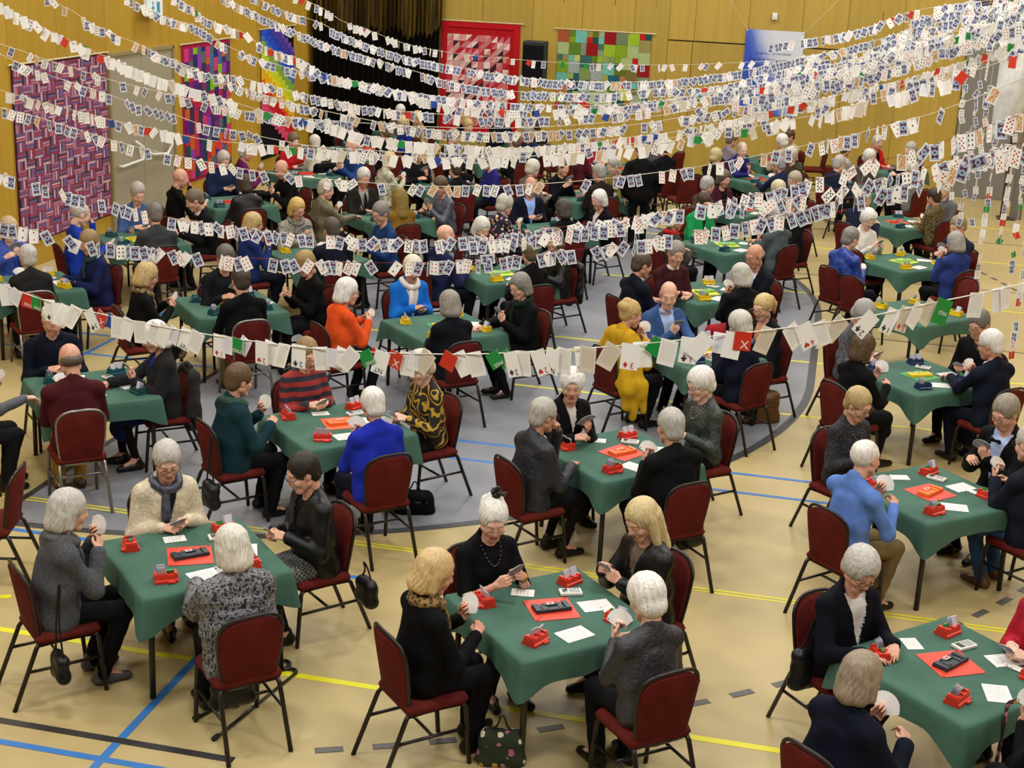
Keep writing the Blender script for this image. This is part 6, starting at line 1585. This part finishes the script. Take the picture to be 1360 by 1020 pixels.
def printed(o, txt):
    """number and suit printed at the lower end of a hanging bid card (upside down), X and PAS on the coloured ones"""
    if txt == 'X': obj('lettering', text_mesh('X', .042, WINK), o, (.008, -.0012, -.042), (math.pi/2, 0, 0))
    elif txt == 'PAS': obj('lettering', text_mesh('PASS', .02, WINK), o, (.006, -.0012, -.046), (math.pi/2, math.pi, 0))
    elif txt == 'NT': obj('lettering', text_mesh('NT', .027, KINK), o, (0, -.0012, -.073), (math.pi/2, math.pi, 0))
    else:
        ink = RINK if txt[1] in 'dh' else KINK
        obj('lettering', text_mesh(txt[0], .03, ink), o, (.012, -.0012, -.072), (math.pi/2, math.pi, 0)); obj('suit_print', SUITS[txt[1]], o, (-.012, -.0012, -.072), (0, math.pi, 0))
def string3d(pts, dep):
    P = smooth_path([(x, y) for x, y in pts], 6)
    dx = [d[0] for d in dep]; dv = [d[1] for d in dep]
    return P[:, 0], np.array([at(x, y, d=np.interp(x, dx, dv)) for x, y in P])
STR_W, STR_R = M('#cfc8b4', 'plain', .7), M('#7a2228', 'plain', .7)
def hang(parent, me, p, T, yaw, roll, name='playing_card'):
    T = unit([T[0], T[1], 0]); ca, sa = math.cos(yaw), math.sin(yaw)
    X = np.array([T[0]*ca-T[1]*sa, T[0]*sa+T[1]*ca, 0]); Z = np.array([0, 0, 1.0]); Y = np.cross(Z, X)
    cr, sr = math.cos(roll), math.sin(roll)
    X2 = X*cr+Z*sr; Z2 = -X*sr+Z*cr
    Mx = Matrix([[X2[k], Y[k], Z2[k], p[k]] for k in range(3)]+[[0, 0, 0, 1]])
    return obj(name, me, parent, matrix=Mx)
def tails(P, left=True, right=True):
    """the string runs on to its hook on the side walls"""
    P = [np.array(q) for q in P]
    if left:
        d = P[0]-P[3]; k = (XL+.02-P[0][0])/min(d[0], -.05); a = P[0]+d*k; P = [np.array([XL+.02, min(max(a[1], P[0][1]-3), P[0][1]+3), min(max(P[0][2]+.25*abs(k*d[0]), P[0][2]), 6.8)])]+P
    if right:
        d = P[-1]-P[-4]; k = (XR-.02-P[-1][0])/max(d[0], .05); a = P[-1]+d*k; P = P+[np.array([XR-.02, min(max(a[1], P[-1][1]-4), P[-1][1]+4), min(P[-1][2]+.16*abs(k*d[0]), 7.0)])]
    return np.array(P)
def garland(lb, pts, dep, mix, sp, gap=.1, string=STR_W, seed=0, sr=.0018, lim=None, group='card garlands across the hall'):
    R = random.Random(seed)
    xs, P = string3d(pts, dep)
    mid = P[len(P)//2]*0
    e = empty('card_garland', (0, 0, 0)); tag(e, lb, 'garland', group)
    MB().tube(tails(P, xs[0] < 150 or pts[0][1] < 0, True), sr, 5).build('string', string, e, True)
    L = np.concatenate([[0], np.cumsum(np.linalg.norm(np.diff(P, axis=0), axis=1))])
    s_ = R.uniform(0, sp); n = 0
    while s_ < L[-1]:
        p = np.array([np.interp(s_, L, P[:, k]) for k in range(3)]); x = np.interp(s_, L, xs)
        i = min(np.searchsorted(L, s_), len(P)-1); T = P[i]-P[i-1]
        if lim is None or lim(x, R):
            kind = R.random()
            yaw = R.gauss(0, .34); roll = R.gauss(0, .38)
            if R.random() < .06: yaw += 1.15
            if kind < mix[0]:
                me = R.choice(PLAY); back = R.random() < mix[2]
                if back: yaw += math.pi
            else:
                q = R.random(); q_ = mix[1]
                me = BIDC['r' if q < q_*.45 else 'g' if q < q_*.8 else 'u' if q < q_ else R.choice('wwwlllbv')]
                if R.random() < .4: yaw += math.pi
                roll = R.gauss(0, .36)
            p = p+np.array([0, R.uniform(-.008, .008), R.uniform(-.006, .0)])
            hang(e, me, p, T, yaw, roll); n += 1
        s_ += sp*R.uniform(.65, 1.3)
        if R.random() < gap: s_ += R.uniform(1, 3)*sp
    return e
# the lowest garland: bidding cards read off one by one
G1 = [(-20, 370), (60, 399), (130, 416), (200, 431), (300, 448), (400, 461), (480, 467), (560, 470), (640, 470), (720, 466), (800, 461), (880, 454), (960, 445), (1040, 436), (1100, 428), (1170, 417), (1240, 402), (1300, 390), (1372, 374)]
D1 = [(0, 6.3), (300, 5.8), (560, 5.5), (800, 5.1), (1000, 5.0), (1200, 5.2), (1372, 5.5)]
xs, P1 = string3d(G1, D1)
g1 = empty('card_garland'); tag(g1, 'lowest garland: large white, red and green bidding cards pinned on a white cord', 'garland', 'card garlands across the hall')
MB().tube(tails(P1), .0022, 6).build('string', M('#dad6cc', 'plain', .6), g1, True)
G1C = [(5, 'w', '', 10), (12, 'v', '', -12), (24, 'v', '', -25), (36, 'r', 'PAS', -8), (48, 'g', 'PAS', -5), (64, 'w', '2c', 6), (77, 'w', '3s', 2), (90, 's', '', -30), (101, 's', '', -35), (117, 'w', '3c', 32), (136, 'r', 'X', -28), (152, 'u', '', -20), (157, 'l', '', -4), (172, 'w', '', -20), (185, 'l', '', 3), (208, 'l', '', -22), (220, 'w', '', -25), (232, 'v', '', -20), (248, 'w', 'NT', -18), (264, 'l', '', -22), (291, 'w', '1d', -2), (302, 'v', '', -2), (315, 'g', 'PAS', -5), (327, 'v', '', -28), (348, 'w', '2h', 0), (360, 'l', '', -14), (378, 's', '', -20), (396, 'w', '2c', -2), (424, 'l', '', 8), (441, 'v', '', 4), (456, 'w', '1h', -16), (472, 'l', '', -38), (484, 'g', 'PAS', 30), (502, 'r', 'X', -28), (509, 'w', 'NT', -14), (527, 'r', 'X', -14), (541, 'l', '', 0), (554, 'v', '', -10), (570, 'b', '', -32), (600, 'r', '', -22), (607, 'w', '', 30), (628, 'l', '', 18), (653, 'g', 'PAS', 38), (666, 'g', 'PAS', 38), (678, 'w', '2s', 20), (695, 'l', '', 8), (714, 'w', '2h', 26), (735, 'w', 'NT', -3), (750, 'l', '', 0), (771, 'w', '1s', 12), (782, 'b', '', -1), (816, 'b', '', -24), (838, 'w', '3d', -2), (852, 'w', '', 6), (878, 'g', '', -35), (890, 'l', '', -8), (917, 'w', '1c', -4), (940, 'w', '', -38), (958, 'v', '', -4), (976, 'w', '', -8), (988, 'r', 'X', -3), (1022, 'b', '', -22), (1048, 'l', '', 35), (1066, 'w', '4h', 28), (1086, 'l', '', 22), (1120, 'b', '', -42), (1160, 'w', '2c', -42), (1188, 'w', '1c', -25), (1205, 'b', '5d', -18), (1222, 'l', '', -34), (1240, 'b', '', -32), (1256, 'G', 'PAS', -18), (1298, 'l', '', -3), (1327, 'w', '', 8), (1335, 'l', '', 14)]
for x, k, tx_, roll in G1C:
    p = np.array([np.interp(x, xs, P1[:, q]) for q in range(3)]); i = min(np.searchsorted(xs, x), len(P1)-1); T = P1[i]-P1[i-1]
    yaw = random.uniform(-.2, .2)
    if k == 's': k = 'l'; yaw = 1.2
    o = hang(g1, BIDC[k], p+np.array([0, random.uniform(-.01, .01), 0]), T, yaw, math.radians(roll))
    if tx_: printed(o, tx_)
mix_p, mix_m, mix_b = (1.0, .1, .55), (.75, .25, .55), (.22, .16, .4)
GAR = [
 ('second lowest garland: blue-backed playing cards on a dark red thread', [(-20, 292), (50, 306), (110, 320), (180, 328), (250, 337), (320, 342), (420, 347), (520, 349), (600, 347), (680, 341), (760, 332), (830, 324), (890, 312), (950, 303), (1000, 293), (1050, 284), (1090, 272), (1150, 257), (1225, 240), (1260, 226), (1310, 210), (1372, 192)], [(0, 8.8), (300, 9.1), (600, 9.2), (900, 8.8), (1100, 8.2), (1250, 7.0), (1372, 6.4)], (1.0, .1, .68), .056, .1, STR_R),
 ('third lowest garland: playing cards on a red thread sagging above the fourth row', [(-20, 224), (20, 236), (60, 247), (105, 260), (150, 269), (206, 285), (260, 294), (300, 300), (350, 307), (400, 311), (450, 315), (550, 319), (640, 320), (700, 315), (760, 305), (830, 296), (880, 284), (940, 272), (1010, 270), (1050, 263), (1100, 254), (1160, 240), (1220, 225), (1290, 207), (1372, 186)], [(0, 10.0), (400, 9.6), (700, 9.4), (950, 8.8), (1200, 7.6), (1372, 6.8)], (1.0, .1, .55), .055, .1, STR_R),
 ('red-thread garland that splits off over the right-hand aisle', [(600, 317), (680, 311), (740, 302), (800, 294), (860, 286), (935, 272), (975, 263), (1015, 256), (1045, 249), (1090, 236), (1127, 227), (1160, 216), (1200, 205), (1235, 194), (1275, 180), (1320, 165), (1372, 146)], [(600, 9.7), (900, 9.1), (1100, 8.4), (1250, 7.5), (1372, 7.0)], (1.0, .1, .5), .062, .1, STR_R),
 ('thin white cord garland of widely spaced playing cards over the fifth row', [(-20, 138), (20, 148), (55, 157), (100, 171), (152, 187), (220, 204), (328, 225), (395, 234), (460, 240), (553, 247), (620, 247), (680, 246), (773, 240), (896, 226), (979, 212), (1056, 196), (1120, 182), (1207, 159), (1240, 150), (1300, 128), (1372, 98)], [(0, 12), (400, 11.4), (800, 11), (1050, 9.8), (1250, 8.2), (1372, 7.6)], (1.0, .1, .5), .085, .2, STR_W),
 ('white bidding card garland hanging lowest over the sixth row', [(-20, 114), (40, 131), (80, 142), (120, 152), (150, 160), (200, 170), (270, 185), (330, 191), (365, 194), (430, 199), (492, 204), (539, 208), (609, 210), (680, 208), (732, 206), (790, 201), (835, 196), (880, 190), (920, 182), (960, 176), (1000, 169), (1040, 160), (1090, 152), (1110, 146), (1150, 135), (1190, 124), (1240, 110), (1300, 92), (1372, 66)], [(0, 12.6), (400, 11.8), (800, 11.2), (1000, 10.6), (1200, 9.2), (1372, 8.2)], mix_b, .07, .1, STR_W),
 ('mixed garland of blue backs close above the lowest bidding cards', [(-20, 62), (30, 86), (60, 98), (100, 111), (140, 124), (187, 141), (230, 152), (270, 166), (310, 173), (340, 180), (380, 188), (415, 194), (480, 199), (560, 203), (640, 204), (720, 201), (800, 195), (860, 188), (920, 178), (980, 167), (1060, 150), (1130, 131), (1200, 112), (1280, 90), (1372, 60)], [(0, 13), (500, 12.4), (980, 11.8), (1372, 9.5)], mix_p, .075, .15, STR_W),
 ('dense white bidding card garland dipping from the upper left wall', [(-20, -6), (0, 5), (60, 38), (110, 62), (160, 83), (200, 99), (250, 116), (300, 132), (350, 148), (400, 159), (440, 165), (480, 178), (520, 185), (560, 190), (610, 193), (660, 196), (700, 196), (740, 193), (790, 189), (840, 182), (890, 176), (930, 168), (970, 160), (1010, 150), (1060, 139), (1110, 127), (1160, 115), (1210, 104), (1260, 88), (1310, 72), (1372, 48)], [(0, 11.5), (300, 12.2), (600, 12), (900, 12.5), (1150, 12.8), (1372, 11)], mix_b, .05, .06, STR_W),
 ('garland of blue backs crossing the large purple quilt', [(-20, 52), (30, 68), (60, 79), (100, 91), (150, 107), (200, 119), (240, 129), (290, 140), (340, 150), (400, 157), (450, 161), (560, 168), (680, 170), (800, 163), (920, 146), (1040, 120), (1160, 90), (1280, 56), (1372, 26)], [(0, 13.5), (450, 13), (1372, 12)], mix_p, .072, .15, STR_W),
 ('garland of spaced blue backs crossing the black stage curtain low', [(210, 72), (244, 85), (290, 105), (335, 121), (402, 140), (458, 153), (516, 164), (575, 172), (640, 176), (720, 175), (800, 170), (860, 163), (910, 155), (960, 147), (1010, 136), (1060, 125), (1110, 110), (1160, 98), (1210, 82), (1260, 66), (1310, 50), (1372, 26)], [(210, 15), (600, 13), (1000, 13), (1372, 11)], mix_p, .062, .12, STR_W),
 ('garland of blue backs from the exit sign side, second over the curtain', [(60, -5), (79, 6), (97, 15), (121, 31), (141, 40), (159, 49), (188, 60), (223, 79), (268, 97), (309, 101), (353, 112), (391, 122), (425, 129), (475, 140), (528, 147), (564, 150), (605, 153), (649, 156), (708, 156), (768, 153), (827, 150), (886, 140), (930, 130), (1003, 124), (1062, 112), (1122, 105), (1151, 98), (1195, 86), (1239, 70), (1283, 57), (1327, 41), (1372, 20)], [(60, 14), (400, 14), (700, 13), (1000, 13.5), (1372, 12)], (.9, .2, .6), .055, .1, STR_W),
 ('mixed garland in the middle of the bundle crossing the red quilt', [(165, -6), (218, 22), (262, 36), (300, 60), (344, 78), (390, 92), (430, 100), (470, 108), (500, 115), (540, 122), (600, 130), (660, 136), (720, 139), (790, 140), (850, 136), (900, 130), (950, 121), (1010, 112), (1060, 100), (1120, 88), (1180, 72), (1240, 52), (1300, 30), (1365, 4)], [(165, 15.5), (500, 14.8), (900, 14.2), (1365, 12.5)], (.85, .2, .6), .05, .08, STR_W),
 ('garland with red and green bidding cards under the mixed middle one', [(228, -6), (253, 9), (271, 24), (300, 35), (324, 44), (341, 56), (365, 68), (399, 79), (430, 97), (464, 106), (505, 114), (528, 121), (552, 129), (575, 134), (599, 141), (634, 144), (678, 147), (740, 146), (800, 143), (860, 138), (920, 128), (980, 120), (1040, 112), (1100, 98), (1160, 82), (1220, 64), (1280, 46), (1340, 23), (1372, 8)], [(228, 15), (500, 14), (900, 13.6), (1372, 12)], (.6, .25, .55), .05, .08, STR_W),
 ('dense garland of small blue backs, third from the top', [(292, -6), (312, 4), (329, 12), (353, 24), (376, 34), (399, 44), (443, 62), (487, 75), (528, 88), (560, 97), (604, 110), (680, 121), (724, 123), (783, 125), (827, 123), (871, 118), (915, 118), (959, 114), (1003, 102), (1062, 88), (1136, 72), (1183, 56), (1242, 36), (1298, 16), (1340, -2)], [(292, 16), (600, 15), (1000, 14.6), (1340, 13.5)], (.97, .2, .62), .046, .06, STR_W),
 ('dense straight garland of small blue backs, second from the top', [(335, -6), (346, 0), (378, 15), (422, 29), (452, 44), (481, 56), (516, 68), (546, 77), (575, 83), (619, 91), (664, 99), (722, 106), (760, 108), (827, 109), (886, 107), (945, 100), (989, 93), (1033, 84), (1071, 75), (1107, 68), (1148, 57), (1195, 44), (1240, 26), (1272, 9), (1300, -5)], [(335, 16.5), (700, 15), (1000, 15), (1300, 14.5)], (1, .2, .66), .043, .05, STR_W),
 ('topmost thin garland of bidding cards thinning out over the loudspeaker', [(392, -6), (430, 12), (455, 28), (490, 40), (520, 52), (550, 61), (593, 69), (640, 75), (700, 80), (760, 84), (830, 86), (900, 86), (960, 84), (1030, 80), (1100, 70), (1200, 44), (1310, 4)], [(392, 17), (600, 18), (1100, 19), (1310, 17)], (.35, .25, .5), .075, .12, STR_W),
]
for i, (lb, pts, dep, mx, sp_w, gp, st) in enumerate(GAR):
    lim = None
    if 'crossing the large purple' in lb: lim = lambda x, R: x < 470 or (x > 900 and R.random() < .6)
    if 'topmost' in lb: lim = lambda x, R: x < 600 or R.random() < .5
    garland(lb, pts, dep, mx, sp_w, gp, st, seed=100+i, sr=.0016 if dep[0][1] < 11 else .0024, lim=lim)
# extra short strings crowding the upper right corner
for i, (y0, y1, y2) in enumerate(((128, 92, 22), (142, 112, 44), (60, 40, -6), (100, 70, 10), (118, 86, 34), (112, 64, -2), (88, 52, 4))):
    garland('short crowded garland in the upper right bundle, %s counted from below' % ('second', 'first', 'seventh', 'fourth', 'third', 'sixth', 'fifth')[i], [(960+30*i, y0), (1100+20*i, y1), (1220, (y1+y2)/2-4), (1372, y2)], [(960, 14.5), (1372, 12.5)], (.9, .2, .6), .05, .1, STR_W, seed=200+i, sr=.002)
# hanging chains at the right
CHN = [([(1284, 96), (1276, 150), (1270, 210), (1264, 270)], 16), ([(1302, 104), (1296, 160), (1288, 215), (1278, 262), (1272, 300)], 16.5), ([(1318, 110), (1306, 160), (1297, 240), (1292, 280), (1288, 318)], 16), ([(1330, 140), (1325, 170), (1316, 246), (1307, 290), (1303, 335), (1297, 372)], 15), ([(1348, 150), (1343, 226), (1337, 265), (1331, 303), (1328, 340)], 15.5), ([(1362, 180), (1356, 257), (1350, 300), (1346, 347), (1344, 362)], 15), ([(1368, 290), (1358, 356), (1353, 403), (1348, 447), (1343, 480)], 12.5)]
for i, (pts, dp) in enumerate(CHN):
    R = random.Random(300+i); P = np.array([at(x, y, d=dp) for x, y in smooth_path(pts, 5)])
    P[:, :2] = P[:, :2].mean(0)+(P[:, :2]-P[:, :2].mean(0))*.35
    e = empty('card_garland'); tag(e, 'vertical chain of small cards hanging at the right, %s from the plywood side' % ('first', 'second', 'third', 'fourth', 'fifth', 'sixth', 'seventh')[i], 'garland', 'hanging card chains at the right')
    MB().tube(np.vstack([[P[0][0], P[0][1], ZC], P]), .002, 5).build('string', STR_W, e, True)
    L = np.concatenate([[0], np.cumsum(np.linalg.norm(np.diff(P, axis=0), axis=1))]); s_ = .02
    while s_ < L[-1]:
        p = np.array([np.interp(s_, L, P[:, k]) for k in range(3)])
        me = R.choice(PLAY) if (i < 3 or R.random() < .5) else BIDC[R.choice('wwlvrgl')]
        hang(e, me, p, (1, .2, 0), R.gauss(0, .6)+(math.pi if R.random() < .55 else 0), R.gauss(0, .2)); s_ += .088*R.uniform(.6, 1.25) if R.random() < .85 else .2
# white sheet wrapped round the beam that carries the garland ends, upper right corner
a = at(1352, 90, d=13.2)
e = empty('draped_sheet', (a[0], a[1], a[2])); tag(e, 'white sheet hanging in folds at the upper right where the garlands end', 'cloth')
v = []; nx, nzq = 40, 22
for i in range(nx+1):
    for j in range(nzq+1):
        u_ = i/nx; w_ = j/nzq; x_ = (u_-.12)*1.3; 
        edge = -.48+.25*math.sin(u_*4+.3)-.25*(1-u_)
        z_ = .55*(1-w_)+edge*w_+(-.55*(1-u_)**2)*w_*.2
        y_ = .06*math.sin(u_*22+w_*3)*(.3+w_)+.03*math.sin(u_*9+w_*5)
        v.append((x_, y_, z_+.1))
f = [(i*(nzq+1)+j, (i+1)*(nzq+1)+j, (i+1)*(nzq+1)+j+1, i*(nzq+1)+j+1) for i in range(nx) for j in range(nzq)]
o = obj('sheet', mesh('sheet', v, f, [M('#d6d7d2', 'fabric')], True), e); md_ = o.modifiers.new('thick', 'SOLIDIFY'); md_.thickness = .006
MB().tube([(-.5, 0, .66), (3.5, .0, .66)], .04, 10).build('carrying_beam', M('#6a6862', 'plain', .5), e, True)
MB().tube([(.8, 0, .7), (.8, 0, ZC-a[2])], .012, 6).build('hanger', M('#6a6862', 'plain', .5), e)
for (p0, p1, lb) in (((1069, 43), (1118, -4), 'plain cord from the banner corner up to the right'), ((992, 38), (968, -4), 'plain cord from the banner corner up to the left')):
    A_, B_ = at(*p0, Y=YB-.06), at(*p1, Y=YB-.3)
    q0 = np.array(bn.location); MB().tube([(A_-q0)/KS, ((A_+B_)/2-np.array([0, 0, .01])-q0)/KS, (B_-q0)/KS], .004, 5).build('cord', STR_W, bn)
bpy.context.view_layer.update()
